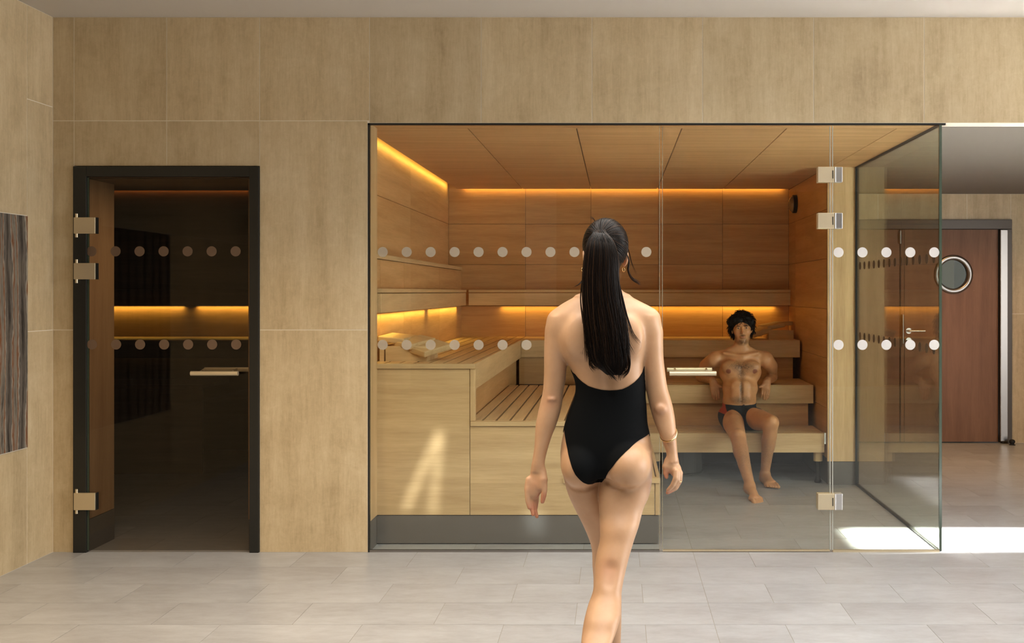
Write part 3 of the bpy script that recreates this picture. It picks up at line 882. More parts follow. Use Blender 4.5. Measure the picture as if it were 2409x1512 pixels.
class Field:
    def __init__(self, lo, hi, h):
        self.lo = np.array(lo, float); self.h = h
        self.n = np.ceil((np.array(hi) - self.lo) / h).astype(int) + 1
        self.F = np.full(tuple(self.n), 1.0, np.float32)
    def win(self, lo, hi):
        a = np.clip(np.floor((np.array(lo) - self.lo) / self.h).astype(int), 0, self.n - 1)
        b = np.clip(np.ceil((np.array(hi) - self.lo) / self.h).astype(int) + 1, 1, self.n)
        sl = tuple(slice(a[i], b[i]) for i in range(3))
        ax = [self.lo[i] + self.h * np.arange(a[i], b[i]) for i in range(3)]
        return sl, ax[0][:, None, None], ax[1][None, :, None], ax[2][None, None, :]
    def put(self, fn, lo, hi, k=0.01, mode='add'):
        m = k + 3 * self.h
        sl, X, Y, Z = self.win(np.array(lo) - m, np.array(hi) + m)
        if min(s.stop - s.start for s in sl) <= 0: return
        d = fn(X, Y, Z)
        A = self.F[sl]
        if mode == 'add':
            hh = np.clip(0.5 + 0.5 * (A - d) / k, 0, 1)
            self.F[sl] = A * (1 - hh) + d * hh - k * hh * (1 - hh)
        else:
            d = -d
            hh = np.clip(0.5 + 0.5 * (d - A) / k, 0, 1)
            self.F[sl] = A * (1 - hh) + d * hh + k * hh * (1 - hh)
    def ell(self, c, r, k=0.01, rot=None, mode='add'):
        c = np.array(c, float); r = np.array(r, float)
        Rm = np.eye(3) if rot is None else np.array(rot)
        e = np.sqrt((Rm**2) @ (r**2))
        def fn(X, Y, Z):
            x, y, z = X - c[0], Y - c[1], Z - c[2]
            q = [Rm[0, i] * x + Rm[1, i] * y + Rm[2, i] * z for i in range(3)]
            k0 = np.sqrt((q[0] / r[0])**2 + (q[1] / r[1])**2 + (q[2] / r[2])**2)
            k1 = np.sqrt((q[0] / r[0]**2)**2 + (q[1] / r[1]**2)**2 + (q[2] / r[2]**2)**2) + 1e-9
            return k0 * (k0 - 1) / k1
        self.put(fn, c - e, c + e, k, mode)
    def limb(self, pts, rad, k=0.01, mode='add', flat=None):
        """chain of tapered capsules; flat=(axis vector, factor) squeezes the section along an axis"""
        P = [np.array(p, float) for p in pts]
        mr = max(rad)
        lo = np.min(P, axis=0) - mr; hi = np.max(P, axis=0) + mr
        def fn(X, Y, Z):
            best = None
            for i in range(len(P) - 1):
                a, b = P[i], P[i + 1]; ba = b - a; L = ba @ ba
                x, y, z = X - a[0], Y - a[1], Z - a[2]
                t = np.clip((x * ba[0] + y * ba[1] + z * ba[2]) / L, 0, 1)
                ex, ey, ez = x - t * ba[0], y - t * ba[1], z - t * ba[2]
                if flat is not None:
                    f, s = flat
                    dd = (ex * f[0] + ey * f[1] + ez * f[2]) * (1 / s - 1)
                    ex, ey, ez = ex + dd * f[0], ey + dd * f[1], ez + dd * f[2]
                d = np.sqrt(ex * ex + ey * ey + ez * ez) - (rad[i] + (rad[i + 1] - rad[i]) * t)
                if flat is not None:
                    d = d * max(flat[1], 0.5)
                best = d if best is None else np.minimum(best, d)
            return best
        self.put(fn, lo, hi, k, mode)
    def stack(self, rows, k=0.01, n=2.0, round_end=0.0):
        """rows of (z, cx, cy, a, b): stacked ellipses along z"""
        rows = sorted(rows)
        z = np.array([r[0] for r in rows])
        cols = [np.array([r[i] for r in rows]) for i in range(1, 5)]
        lo = [(cols[0] - cols[2]).min(), (cols[1] - cols[3]).min(), z[0]]
        hi = [(cols[0] + cols[2]).max(), (cols[1] + cols[3]).max(), z[-1]]
        def fn(X, Y, Z):
            zq = np.clip(Z.ravel(), z[0], z[-1])
            cx, cy, a, b = [hermite(z, c, zq)[None, None, :] for c in cols]
            u = np.abs((X - cx) / a); v = np.abs((Y - cy) / b)
            q = (u**n + v**n)**(1.0 / n)
            d = (q - 1) * np.minimum(a, b)
            e = np.maximum(Z - z[-1], z[0] - Z)
            return np.maximum(d, e)
        self.put(fn, lo, hi, k)
    def surf(self, x, z, y0=None):
        """y of the surface met when looking from the camera side at (x, z)"""
        i = int(round((x - self.lo[0]) / self.h)); k = int(round((z - self.lo[2]) / self.h))
        col = self.F[i, :, k]
        j = np.argmax(col < 0)
        return self.lo[1] + self.h * (j - 0.5)
    def mesh(self, smooth=1):
        F = self.F; n = self.n
        neg = F < 0
        c = [neg[:-1, :-1, :-1], neg[1:, :-1, :-1], neg[:-1, 1:, :-1], neg[1:, 1:, :-1],
             neg[:-1, :-1, 1:], neg[1:, :-1, 1:], neg[:-1, 1:, 1:], neg[1:, 1:, 1:]]
        s = np.zeros(c[0].shape, np.uint8)
        for q in c: s += q
        act = (s > 0) & (s < 8)
        idx = -np.ones(act.shape, np.int64)
        ijk = np.argwhere(act)
        idx[act] = np.arange(len(ijk))
        offs = np.array([(0, 0, 0), (1, 0, 0), (0, 1, 0), (1, 1, 0), (0, 0, 1), (1, 0, 1), (0, 1, 1), (1, 1, 1)])
        val = np.stack([F[ijk[:, 0] + o[0], ijk[:, 1] + o[1], ijk[:, 2] + o[2]] for o in offs], 1).astype(float)
        pos = np.zeros((len(ijk), 3)); cnt = np.zeros(len(ijk))
        for a in range(8):
            for b in range(a + 1, 8):
                if np.abs(offs[a] - offs[b]).sum() != 1: continue
                fa, fb = val[:, a], val[:, b]
                m = (fa < 0) != (fb < 0)
                t = np.where(m, fa / np.where(m, fa - fb, 1), 0)
                p = offs[a] + t[:, None] * (offs[b] - offs[a])
                pos[m] += p[m]; cnt[m] += 1
        pos = pos / cnt[:, None] + ijk
        V = self.lo + pos * self.h
        Q = []
        for ax in range(3):
            o = [1, 1, 1]
            sl0 = [slice(None)] * 3; sl1 = [slice(None)] * 3
            sl0[ax] = slice(0, -1); sl1[ax] = slice(1, None)
            A = neg[tuple(sl0)]; B = neg[tuple(sl1)]
            e = np.argwhere(A != B)
            u, v = (ax + 1) % 3, (ax + 2) % 3
            ok = (e[:, u] > 0) & (e[:, v] > 0) & (e[:, u] < n[u] - 1) & (e[:, v] < n[v] - 1)
            e = e[ok]
            flip = A[e[:, 0], e[:, 1], e[:, 2]]
            def g(du, dv):
                w_ = e.copy(); w_[:, u] -= du; w_[:, v] -= dv
                return idx[w_[:, 0], w_[:, 1], w_[:, 2]]
            q = np.stack([g(1, 1), g(0, 1), g(0, 0), g(1, 0)], 1)
            q[~flip] = q[~flip][:, ::-1]
            Q.append(q)
        Q = np.concatenate(Q)
        Q = Q[(Q >= 0).all(1)]
        # drop stray shells: keep the largest connected component
        for _ in range(smooth):
            acc = np.zeros_like(V); cn = np.zeros(len(V))
            for a, b in ((0, 1), (1, 2), (2, 3), (3, 0)):
                np.add.at(acc, Q[:, a], V[Q[:, b]]); np.add.at(acc, Q[:, b], V[Q[:, a]])
                np.add.at(cn, Q[:, a], 1); np.add.at(cn, Q[:, b], 1)
            V = V * 0.4 + 0.6 * acc / np.maximum(cn, 1)[:, None]
        return V, Q

def raw_mesh(name, V, Q, mat, parent, attrs=None):
    me = bpy.data.meshes.new(name)
    off = np.array(world_loc(parent)) if parent is not None else np.zeros(3)
    V = np.asarray(V, float) - off
    me.from_pydata([tuple(v) for v in V.tolist()], [], [tuple(q) for q in np.asarray(Q).tolist()])
    me.update()
    me.polygons.foreach_set('use_smooth', [True] * len(me.polygons))
    for k, a in (attrs or {}).items():
        at = me.attributes.new(k, 'FLOAT', 'POINT')
        at.data.foreach_set('value', np.asarray(a, np.float32))
    o = bpy.data.objects.new(name, me)
    me.materials.append(mat)
    C.objects.link(o)
    if parent is not None: o.parent = parent
    return o

def normals(V, Q):
    a = V[Q[:, 2]] - V[Q[:, 0]]; b = V[Q[:, 3]] - V[Q[:, 1]]
    n = np.cross(a, b)
    N = np.zeros_like(V)
    for i in range(4): np.add.at(N, Q[:, i], n)
    return N / (np.linalg.norm(N, axis=1)[:, None] + 1e-12)

def poly_sd(px, pz, poly):
    """signed distance to a closed polygon (negative inside)"""
    P = np.array(poly, float); n = len(P)
    d = np.full(px.shape, 1e9); ins = np.zeros(px.shape, bool)
    for i in range(n):
        a, b = P[i], P[(i + 1) % n]
        ex, ez = b - a
        t = np.clip(((px - a[0]) * ex + (pz - a[1]) * ez) / (ex * ex + ez * ez + 1e-12), 0, 1)
        d = np.minimum(d, (px - a[0] - t * ex)**2 + (pz - a[1] - t * ez)**2)
        c = ((a[1] > pz) != (b[1] > pz)) & (px < (b[0] - a[0]) * (pz - a[1]) / (b[1] - a[1] + 1e-12) + a[0])
        ins ^= c
    d = np.sqrt(d)
    return np.where(ins, -d, d)

def clothing(name, V, Q, N, g, thick, mat, parent, attrs=None):
    """garment = the part of the skin where g<0, cut cleanly along g=0, lifted off the skin, with a rolled rim"""
    keep = (g[Q] < 0).any(1)
    T = Q[keep]
    tris = np.concatenate([T[:, [0, 1, 2]], T[:, [0, 2, 3]]])
    newV = []; newmap = {}; out = []; pidx = {}
    def vert(i):
        if i not in pidx:
            pidx[i] = len(newV); newV.append((V[i] + N[i] * thick, i, i, 0.0))
        return pidx[i]
    def cut(i, j):
        key = (min(i, j), max(i, j))
        if key not in newmap:
            a, b = key
            t = g[a] / (g[a] - g[b])
            p = V[a] + (V[b] - V[a]) * t; nn = N[a] + (N[b] - N[a]) * t
            newmap[key] = len(newV); newV.append((p + nn * thick, a, b, t))
        return newmap[key]
    rim = []
    for tri in tris.tolist():
        s = [g[i] < 0 for i in tri]
        if all(s):
            out.append([vert(i) for i in tri]); continue
        if not any(s): continue
        poly = []; cuts = []
        for k in range(3):
            i, j = tri[k], tri[(k + 1) % 3]
            if g[i] < 0: poly.append(vert(i))
            if (g[i] < 0) != (g[j] < 0):
                c = cut(i, j); poly.append(c); cuts.append(c)
        out.append(poly)
        if len(cuts) == 2:
            a, b = cuts
            pa, pb_ = poly.index(a), poly.index(b)
            if (pa + 1) % len(poly) == pb_: rim.append((a, b))
            else: rim.append((b, a))
    P = [v[0] for v in newV]
    # rim: strip going down to (slightly inside) the skin
    inner = {}
    for a, b in rim:
        for q in (a, b):
            if q not in inner:
                p, i, j, t = newV[q]
                nn = N[i] + (N[j] - N[i]) * t
                inner[q] = len(P); P.append(p - nn * (thick + 0.002))
        out.append([b, a, inner[a], inner[b]])
    me = bpy.data.meshes.new(name)
    off = np.array(world_loc(parent))
    me.from_pydata([tuple((np.array(p) - off).tolist()) for p in P], [], out)
    me.update()
    me.polygons.foreach_set('use_smooth', [True] * len(me.polygons))
    if attrs:
        for k, fn in attrs.items():
            at = me.attributes.new(k, 'FLOAT', 'POINT')
            at.data.foreach_set('value', fn(np.array(P)).astype(np.float32))
    o = bpy.data.objects.new(name, me); me.materials.append(mat); C.objects.link(o); o.parent = parent
    return o

def tubes(name, lines, radii, mat, parent, seg=5, taper=True):
    """many thin strands as one mesh; lines: list of (n,3) arrays"""
    V = []; Fc = []
    for L, r in zip(lines, radii):
        L = np.asarray(L, float); n = len(L)
        T = np.gradient(L, axis=0); T /= np.linalg.norm(T, axis=1)[:, None] + 1e-9
        up = np.array([0.3, 0.9, 0.1]) if abs(T[0][1]) < 0.8 else np.array([1.0, 0, 0])
        A = np.cross(T, up); A /= np.linalg.norm(A, axis=1)[:, None] + 1e-9
        B = np.cross(T, A)
        s = np.linspace(0, 1, n)
        rr = r * (np.clip(1.15 - s**3, 0.12, 1) if taper else np.ones(n))
        base = len(V)
        for i in range(n):
            for k in range(seg):
                a = 2 * math.pi * k / seg
                V.append(L[i] + (A[i] * math.cos(a) + B[i] * math.sin(a)) * rr[i])
        for i in range(n - 1):
            for k in range(seg):
                j = (k + 1) % seg
                Fc.append((base + i * seg + k, base + i * seg + j, base + (i + 1) * seg + j, base + (i + 1) * seg + k))
        Fc.append(tuple(base + k for k in range(seg))[::-1])
        Fc.append(tuple(base + (n - 1) * seg + k for k in range(seg)))
    me = bpy.data.meshes.new(name)
    off = np.array(world_loc(parent))
    me.from_pydata([tuple((v - off).tolist()) for v in V], [], Fc)
    me.update()
    me.polygons.foreach_set('use_smooth', [True] * len(me.polygons))
    o = bpy.data.objects.new(name, me); me.materials.append(mat); C.objects.link(o); o.parent = parent
    return o

def spline(pts, n):
    P = np.array(pts, float)
    s = np.concatenate([[0], np.cumsum(np.linalg.norm(np.diff(P, axis=0), axis=1))])
    q = np.linspace(0, s[-1], n)
    if len(P) == 2: return np.stack([np.interp(q, s, P[:, i]) for i in range(3)], 1)
    return np.stack([hermite(s, P[:, i], q) for i in range(3)], 1)

def PX(px, py, y):
    return ((px - CX) * y / F, y, EYE + (CY - py) * y / F)

# ---- skin and hair materials
def skin(name, c0, c1, ruddy, dark, rough=0.42):
    m, nt, out = newmat(name)
    tc = nt.nodes.new('ShaderNodeTexCoord')
    n = noise(nt, tc.outputs['Object'], 9, 4, 0.6)
    col = ramp(nt, n, [(0.3, c0), (0.7, c1)])
    def amix(base, attr, c, noisy=None):
        a = nt.nodes.new('ShaderNodeAttribute'); a.attribute_name = attr
        f = a.outputs['Fac']
        if noisy is not None:
            f = math2(nt, 'MULTIPLY', f, noisy)
        f2 = nt.nodes.new('ShaderNodeClamp'); nt.links.new(f, f2.inputs[0])
        mx = nt.nodes.new('ShaderNodeMix'); mx.data_type = 'RGBA'
        nt.links.new(f2.outputs[0], mx.inputs[0]); nt.links.new(base, mx.inputs[6])
        mx.inputs[7].default_value = (*c, 1)
        return mx.outputs[2]
    col = amix(col, 'ruddy', ruddy)
    mp = nt.nodes.new('ShaderNodeMapping'); mp.inputs['Scale'].default_value = (1, 1, 0.45)
    nt.links.new(tc.outputs['Object'], mp.inputs[0])
    hn = noise(nt, mp.outputs[0], 170, 3, 0.7, 1.2)
    hn = math2(nt, 'ADD', math2(nt, 'MULTIPLY', math2(nt, 'SUBTRACT', hn, 0.42), 3.5), 0.55)
    col = amix(col, 'hairy', dark, hn)
    p = pbr(nt, out, None, rough, 0, 0.45)
    p.inputs['Subsurface Weight'].default_value = 0.12
    p.inputs['Subsurface Radius'].default_value = (0.012, 0.005, 0.003)
    p.inputs['Subsurface Scale'].default_value = 1.0
    nt.links.new(col, p.inputs['Base Color'])
    b = nt.nodes.new('ShaderNodeBump'); b.inputs['Strength'].default_value = 0.06; b.inputs['Distance'].default_value = 0.001
    nt.links.new(noise(nt, tc.outputs['Object'], 450, 2, 0.6), b.inputs['Height']); nt.links.new(b.outputs[0], p.inputs['Normal'])
    return m
M['skin_w'] = skin('fair_skin', (0.46, 0.265, 0.145), (0.55, 0.33, 0.19), (0.46, 0.18, 0.10), (0.08, 0.04, 0.03))
M['skin_m'] = skin('tanned_skin', (0.52, 0.25, 0.11), (0.62, 0.325, 0.155), (0.34, 0.12, 0.07), (0.035, 0.018, 0.01))
def hairmat(name, c, c2, rough=0.38):
    m, nt, out = newmat(name)
    g = nt.nodes.new('ShaderNodeNewGeometry')
    col = ramp(nt, g.outputs['Random Per Island'], [(0.0, c), (0.8, c), (1.0, c2)])
    p = pbr(nt, out, None, rough, 0, 0.15)
    nt.links.new(col, p.inputs['Base Color'])
    return m
M['hair_w'] = hairmat('dark_brown_hair', (0.006, 0.0035, 0.0025), (0.05, 0.024, 0.012), 0.36)
M['hair_m'] = hairmat('black_hair', (0.007, 0.005, 0.004), (0.018, 0.011, 0.007), 0.5)
M['suit'] = simple('black_swimsuit', (0.0018, 0.0024, 0.0030), 0.85, 0, 0.12, 0.25, 1500)
M['gold'] = simple('gold', (0.78, 0.56, 0.27), 0.22, 1.0)

# ================================================================ the walking woman, seen from behind
WY = 3.52
def wrow(py, L, Rr, y, b=None, bf=1.0):
    x0, _, z = PX(L, py, y); x1 = PX(Rr, py, y)[0]
    a = (x1 - x0) / 2
    return (z, (x0 + x1) / 2, y, a, b if b is not None else a * bf)
woman = empty('person', (-0.02, WY, 0.0), 'woman with a long dark ponytail in a black swimsuit walking barefoot towards the sauna', 'person')
Wf = Field((-0.36, 2.92, -0.01), (0.30, 4.02, 1.72), 0.0034)
# torso
T_ = [(700, 1362, 1470, 3.52, .060), (712, 1338, 1492, 3.52, .068), (724, 1322, 1516, 3.52, .078), (738, 1308, 1528, 3.52, .086), (760, 1300, 1532, 3.52, .093),
      (800, 1302, 1528, 3.52, .100), (835, 1318, 1520, 3.52, .102), (850, 1332, 1516, 3.52, .102), (880, 1349, 1515, 3.52, .098), (910, 1356, 1516, 3.52, .092),
      (933, 1353, 1517, 3.52, .090), (953, 1346, 1519, 3.52, .090), (973, 1338, 1520, 3.52, .092), (998, 1330, 1522, 3.52, .096), (1021, 1325, 1527, 3.52, .101),
      (1048, 1320, 1531, 3.52, .106), (1074, 1319, 1533, 3.52, .108), (1095, 1321, 1534, 3.52, .106), (1112, 1328, 1530, 3.52, .098)]
Wf.stack([wrow(*r) for r in T_], 0.02, 2.25)
# left leg (forward, supporting) and right leg (trailing)
LL = [(1060, 1320, 1425, 3.53, .085), (1099, 1322, 1420, 3.535, .082), (1131, 1328, 1418, 3.545, .080), (1162, 1337, 1424, 3.56, .076), (1199, 1354, 1440, 3.58, .070),
      (1237, 1373, 1452, 3.60, .064), (1285, 1391, 1466, 3.62, .059), (1334, 1394, 1466, 3.64, .054), (1358, 1396, 1463, 3.65, .052), (1385, 1396, 1461, 3.665, .052),
      (1420, 1397, 1462, 3.69, .051), (1455, 1402, 1462, 3.71, .046), (1490, 1411, 1461, 3.735, .038), (1515, 1420, 1460, 3.745, .031), (1545, 1422, 1457, 3.75, .030), (1566, 1420, 1459, 3.75, .034)]
RL = [(1060, 1424, 1532, 3.51, .090), (1100, 1418, 1534, 3.505, .086), (1136, 1412, 1533, 3.50, .082), (1168, 1409, 1526, 3.49, .080), (1195, 1409, 1514, 3.475, .078),
      (1236, 1411, 1503, 3.44, .072), (1269, 1411, 1492, 3.42, .066), (1304, 1403, 1481.6, 3.395, .061), (1334, 1399, 1474, 3.375, .057), (1367, 1397, 1466.6, 3.35, .055),
      (1393, 1394, 1462.5, 3.33, .055), (1421, 1384, 1462, 3.30, .058), (1446, 1377, 1460, 3.27, .060), (1476, 1371, 1453, 3.24, .059), (1512, 1367, 1440, 3.19, .052),
      (1560, 1369, 1426, 3.14, .042), (1620, 1376, 1414, 3.08, .032), (1665, 1379, 1411, 3.05, .030), (1690, 1378, 1412, 3.045, .032)]
Wf.stack([wrow(*r) for r in LL], 0.006, 2.05)
Wf.stack([wrow(*r) for r in RL], 0.007, 2.05)
# crotch bridge between the legs
Wf.ell(PX(1412, 1085, 3.53), (.055, .075, .055), 0.02)
# buttocks
Wf.ell(PX(1366, 1096, 3.470), (.066, .088, .074), 0.016)
Wf.ell(PX(1479, 1094, 3.450), (.075, .092, .080), 0.016)
Wf.limb([PX(1419, 1150, 3.375), PX(1421, 1100, 3.36), PX(1424, 1062, 3.385)], [.008, .010, .004], 0.02, 'sub')
def crease(pts, radii, k, depth=0.0):
    P_ = []
    for (px, py, yg) in pts:
        q = PX(px, py, yg)
        q = PX(px, py, Wf.surf(q[0], q[2]))
        P_.append((q[0], q[1] + depth, q[2]))
    Wf.limb(P_, radii, k, 'sub')
crease([(1426, 1132, 3.42), (1438, 1144, 3.40), (1458, 1150, 3.40), (1485, 1148, 3.40)], [.006, .0075, .0065, .003], 0.008)
crease([(1340, 1148, 3.46), (1358, 1154, 3.46), (1378, 1153, 3.46), (1403, 1141, 3.45)], [.003, .006, .0065, .006], 0.008)
# spine groove, shoulder blades, small of the back, waist dimples
Wf.limb([PX(1416, 760, 3.418), PX(1424, 820, 3.412), PX(1430, 880, 3.414), PX(1432, 930, 3.42)], [.006, .010, .010, .006], 0.025, 'sub')
Wf.ell(PX(1364, 790, 3.438), (.045, .022, .065), 0.03, Matrix.Rotation(R(12), 3, 'Y'))
Wf.ell(PX(1478, 790, 3.436), (.046, .024, .065), 0.03, Matrix.Rotation(R(-12), 3, 'Y'))
# breasts (front)
Wf.ell(PX(1382, 800, 3.615), (.062, .048, .060), 0.03)
Wf.ell(PX(1466, 800, 3.615), (.062, .048, .060), 0.03)
# shoulders and trapezius
Wf.limb([PX(1418, 690, 3.525), PX(1362, 722, 3.52), PX(1318, 757, 3.52)], [.040, .036, .044], 0.03)
Wf.limb([PX(1420, 690, 3.525), PX(1478, 722, 3.52), PX(1523, 753, 3.52)], [.040, .036, .045], 0.03)
# arms
LA = [(748, 1296, 1346, 3.52, .044), (770, 1284, 1346, 3.52, .047), (800, 1281, 1341, 3.52, .046), (833, 1280, 1336, 3.52, .044), (865, 1280, 1333, 3.52, .042),
      (889, 1279.5, 1331, 3.52, .040), (923, 1276.5, 1325, 3.52, .038), (943, 1272, 1323, 3.52, .038), (973, 1265, 1317, 3.515, .038), (1001, 1260, 1308, 3.51, .036),
      (1026, 1258.5, 1298, 3.505, .032), (1051, 1257, 1290, 3.50, .028), (1074, 1253.5, 1284, 3.495, .024), (1092, 1251, 1281, 3.49, .021), (1108, 1250, 1282, 3.49, .020)]
RA = [(745, 1498, 1546, 3.52, .044), (770, 1498, 1558, 3.52, .047), (806, 1508, 1560, 3.52, .046), (840, 1511, 1561, 3.52, .043), (873, 1515, 1564.5, 3.52, .041),
      (910, 1520, 1570, 3.52, .039), (953, 1528, 1582, 3.515, .038), (986, 1537, 1588, 3.51, .037), (1016, 1549, 1590.5, 3.50, .033), (1041, 1559, 1592, 3.495, .029),
      (1069, 1568, 1594, 3.49, .024), (1084, 1568, 1595, 3.485, .022)]
Wf.stack([wrow(*r) for r in LA], 0.012)
Wf.stack([wrow(*r) for r in RA], 0.012)
# elbow folds
Wf.limb([PX(1285, 947, 3.476), PX(1296, 944, 3.474), PX(1307, 949, 3.477)], [.003, .0045, .003], 0.008, 'sub')
Wf.ell(PX(1298, 939, 3.485), (.014, .008, .007), 0.008)
Wf.ell(PX(1553, 962, 3.478), (.016, .010, .014), 0.014)
# back-of-knee hollows
Wf.limb([PX(1436, 1335, 3.312), PX(1432, 1368, 3.288)], [.010, .008], 0.03, 'sub')
# neck
Wf.limb([PX(1419, 700, 3.525), PX(1420, 660, 3.535)], [.057, .051], 0.02)

# ---- head (local frame: face towards -y), reusable
def head(Fd, c, yaw, tilt, s=1.0, male=False):
    Rm = Matrix.Rotation(yaw, 3, 'Z') @ Matrix.Rotation(tilt, 3, 'Y')
    c = np.array(c); RA_ = np.array(Rm)
    def W(p): return c + RA_ @ (np.array(p, float) * s)
    def E(p, r, k=0.01, rot=None, mode='add'):
        rr = Rm if rot is None else (Rm @ rot)
        Fd.ell(W(p), np.array(r) * s, k, rr, mode)
    E((0, .014, .030), (.074, .094, .083), 0.01)                     # cranium
    E((0, -.022, -.012), (.062, .066, .080), 0.02)                   # face block
    jw = .052 if male else .046
    E((0, -.030, -.070), (jw, .052, .040), 0.025)                    # jaw
    E((0, -.070, -.098), (.020 if male else .016, .018, .016), 0.018)  # chin
    for q in (-1, 1):
        E((q * .032, -.083, .014), (.020, .012, .012), 0.012, mode='sub')   # eye socket
        E((q * .038, -.064, -.022), (.024, .020, .020), 0.03)       # cheekbone
        E((q * .030, -.086, .026), (.021, .010, .0065), 0.010, Matrix.Rotation(q * R(6), 3, 'Y'))  # brow ridge
        E((q * .031, -.0755, .0105), (.0165, .011, .0115), 0.003)     # eyelids/ball bed
        E((q * .031, -.0865, .0100), (.0125, .0068, .0050), 0.003, mode='sub')  # lid opening
        E((q * .0765, .012, -.004), (.007, .016, .031), 0.004, Matrix.Rotation(q * R(10), 3, 'Y') @ Matrix.Rotation(q * R(-22), 3, 'Z'))   # ear
        E((q * .083, .004, .000), (.005, .008, .014), 0.004, mode='sub')
        E((q * .0095, -.100, -.030), (.0075, .009, .0065), 0.005)    # nostril wing
    Fd.limb([W((0, -.086, .016)), W((0, -.100, -.008)), W((0, -.110, -.026))], [.0075 * s, .0085 * s, .0105 * s], 0.009)  # nose
    E((0, -.0865, -.052), (.025, .012, .0045), 0.008)                  # upper lip
    E((0, -.0860, -.062), (.020, .012, .0055), 0.008)                  # lower lip
    Fd.limb([W((-.022, -.098, -.0575)), W((0, -.104, -.0575)), W((.022, -.098, -.0565))], [.0012 * s, .002 * s, .0012 * s], 0.004, 'sub')
    return W, Rm
hc = PX(1422, 606, 3.55)
WW, WR = head(Wf, hc, R(180 + 14), 0, 0.95)

# ---- hands
def fingers(Fd, chains, k=0.002):
    for pts, r in chains:
        Fd.limb([PX(*p) for p in pts], r, k)
# left hand: palm turned to the camera, thumb towards the body
Wf.limb([PX(1266, 1104, 3.49), PX(1264, 1122, 3.487), PX(1260, 1142, 3.483), PX(1253, 1158, 3.482)], [.021, .027, .029, .026], 0.01, flat=((0.15, 1, 0), 0.55))
Wf.limb([PX(1274, 1112, 3.487), PX(1277, 1128, 3.478), PX(1275, 1146, 3.472)], [.015, .017, .012], 0.010)
Wf.limb([PX(1243, 1128, 3.485), PX(1241, 1150, 3.482)], [.010, .011], 0.010)
fingers(Wf, [
    ([(1241, 1148, 3.478), (1240, 1163, 3.474), (1241, 1178, 3.470), (1245, 1195, 3.466)], [.0100, .0088, .0082, .0062]),
    ([(1248, 1158, 3.486), (1249, 1178, 3.480), (1251, 1196, 3.474), (1254, 1210, 3.466)], [.0100, .0088, .0080, .0066]),
    ([(1255, 1160, 3.490), (1257, 1180, 3.490), (1258, 1198, 3.486), (1263, 1215, 3.480)], [.0102, .0092, .0082, .0068]),
    ([(1262, 1154, 3.490), (1262, 1174, 3.500), (1261, 1188, 3.498), (1259, 1201, 3.490)], [.0102, .0092, .0082, .0068]),
    ([(1279, 1130, 3.478), (1281, 1150, 3.470), (1279, 1166, 3.467), (1276, 1180, 3.466)], [.0125, .0105, .0095, .0075])])
# right hand: back of the hand outwards, fingers curling inwards
Wf.limb([PX(1581, 1078, 3.485), PX(1584, 1092, 3.482), PX(1590, 1106, 3.480), PX(1596, 1116, 3.480)], [.019, .023, .024, .018], 0.010, flat=((-0.75, 0.66, 0.1), 0.62))
Wf.limb([PX(1570, 1084, 3.482), PX(1567, 1098, 3.476), PX(1568, 1108, 3.474)], [.011, .014, .010], 0.010)
fingers(Wf, [
    ([(1589, 1108, 3.458), (1589, 1125, 3.450), (1582, 1141, 3.455), (1571, 1153, 3.465)], [.0100, .0092, .0082, .0064]),
    ([(1594, 1110, 3.468), (1595, 1129, 3.462), (1588, 1145, 3.466), (1572, 1156, 3.475)], [.0100, .0090, .0082, .0066]),
    ([(1600, 1112, 3.484), (1599, 1131, 3.480), (1590, 1148, 3.482), (1570, 1159, 3.488)], [.0100, .0090, .0080, .0066]),
    ([(1600, 1114, 3.500), (1597, 1130, 3.502), (1588, 1143, 3.502), (1573, 1152, 3.502)], [.0098, .0088, .0078, .0064]),
    ([(1568, 1102, 3.476), (1566, 1113, 3.472), (1568, 1122, 3.470)], [.0110, .0092, .0072])])
# feet
def foot(Fd, ankle, fwd, toe_drop, L=0.235, s=1.0, side=1):
    a = np.array(ankle, float); f = np.array(fwd, float); f /= np.linalg.norm(f)
    sd = np.cross(f, (0, 0, 1)); sd /= np.linalg.norm(sd)
    up = np.cross(sd, f)
    def p(l, w_, h): return a + f * l * s + sd * w_ * side * s + up * h * s
    Fd.limb([p(-.035, 0, -.045), p(0, 0, -.02)], [.030 * s, .034 * s], 0.02)
    Fd.limb([p(0, .0, -.022), p(.06, .0, -.036), p(.12, .006, -.052)], [.034 * s, .030 * s, .022 * s], 0.02)
    Fd.limb([p(-.02, -.004, -.055), p(.06, -.016, -.058), p(.12, -.022, -.060)], [.022 * s, .020 * s, .017 * s], 0.02)
    Fd.limb([p(.11, .026, -.058), p(.12, -.034, -.062)], [.019 * s, .016 * s], 0.02)
    for i, (w_, l, r) in enumerate(((.030, .185, .0125), (.010, .183, .0092), (-.006, .176, .0086), (-.021, .167, .0082), (-.034, .155, .0078))):
        Fd.limb([p(.115, w_ * .95, -.058), p((l + .115) / 2, w_, -.055), p(l, w_, -.066)], [r * 1.15 * s, r * s, r * s], 0.006)
foot(Wf, (PX(1439, 1560, 3.75)[0], 3.755, .078), (0.05, 1, 0), 0, side=-1)
foot(Wf, (PX(1395, 1690, 3.045)[0], 3.05, .150), (0.0, 0.80, -0.60), 0, side=1)
V, Q = Wf.mesh(2)
N = normals(V, Q)
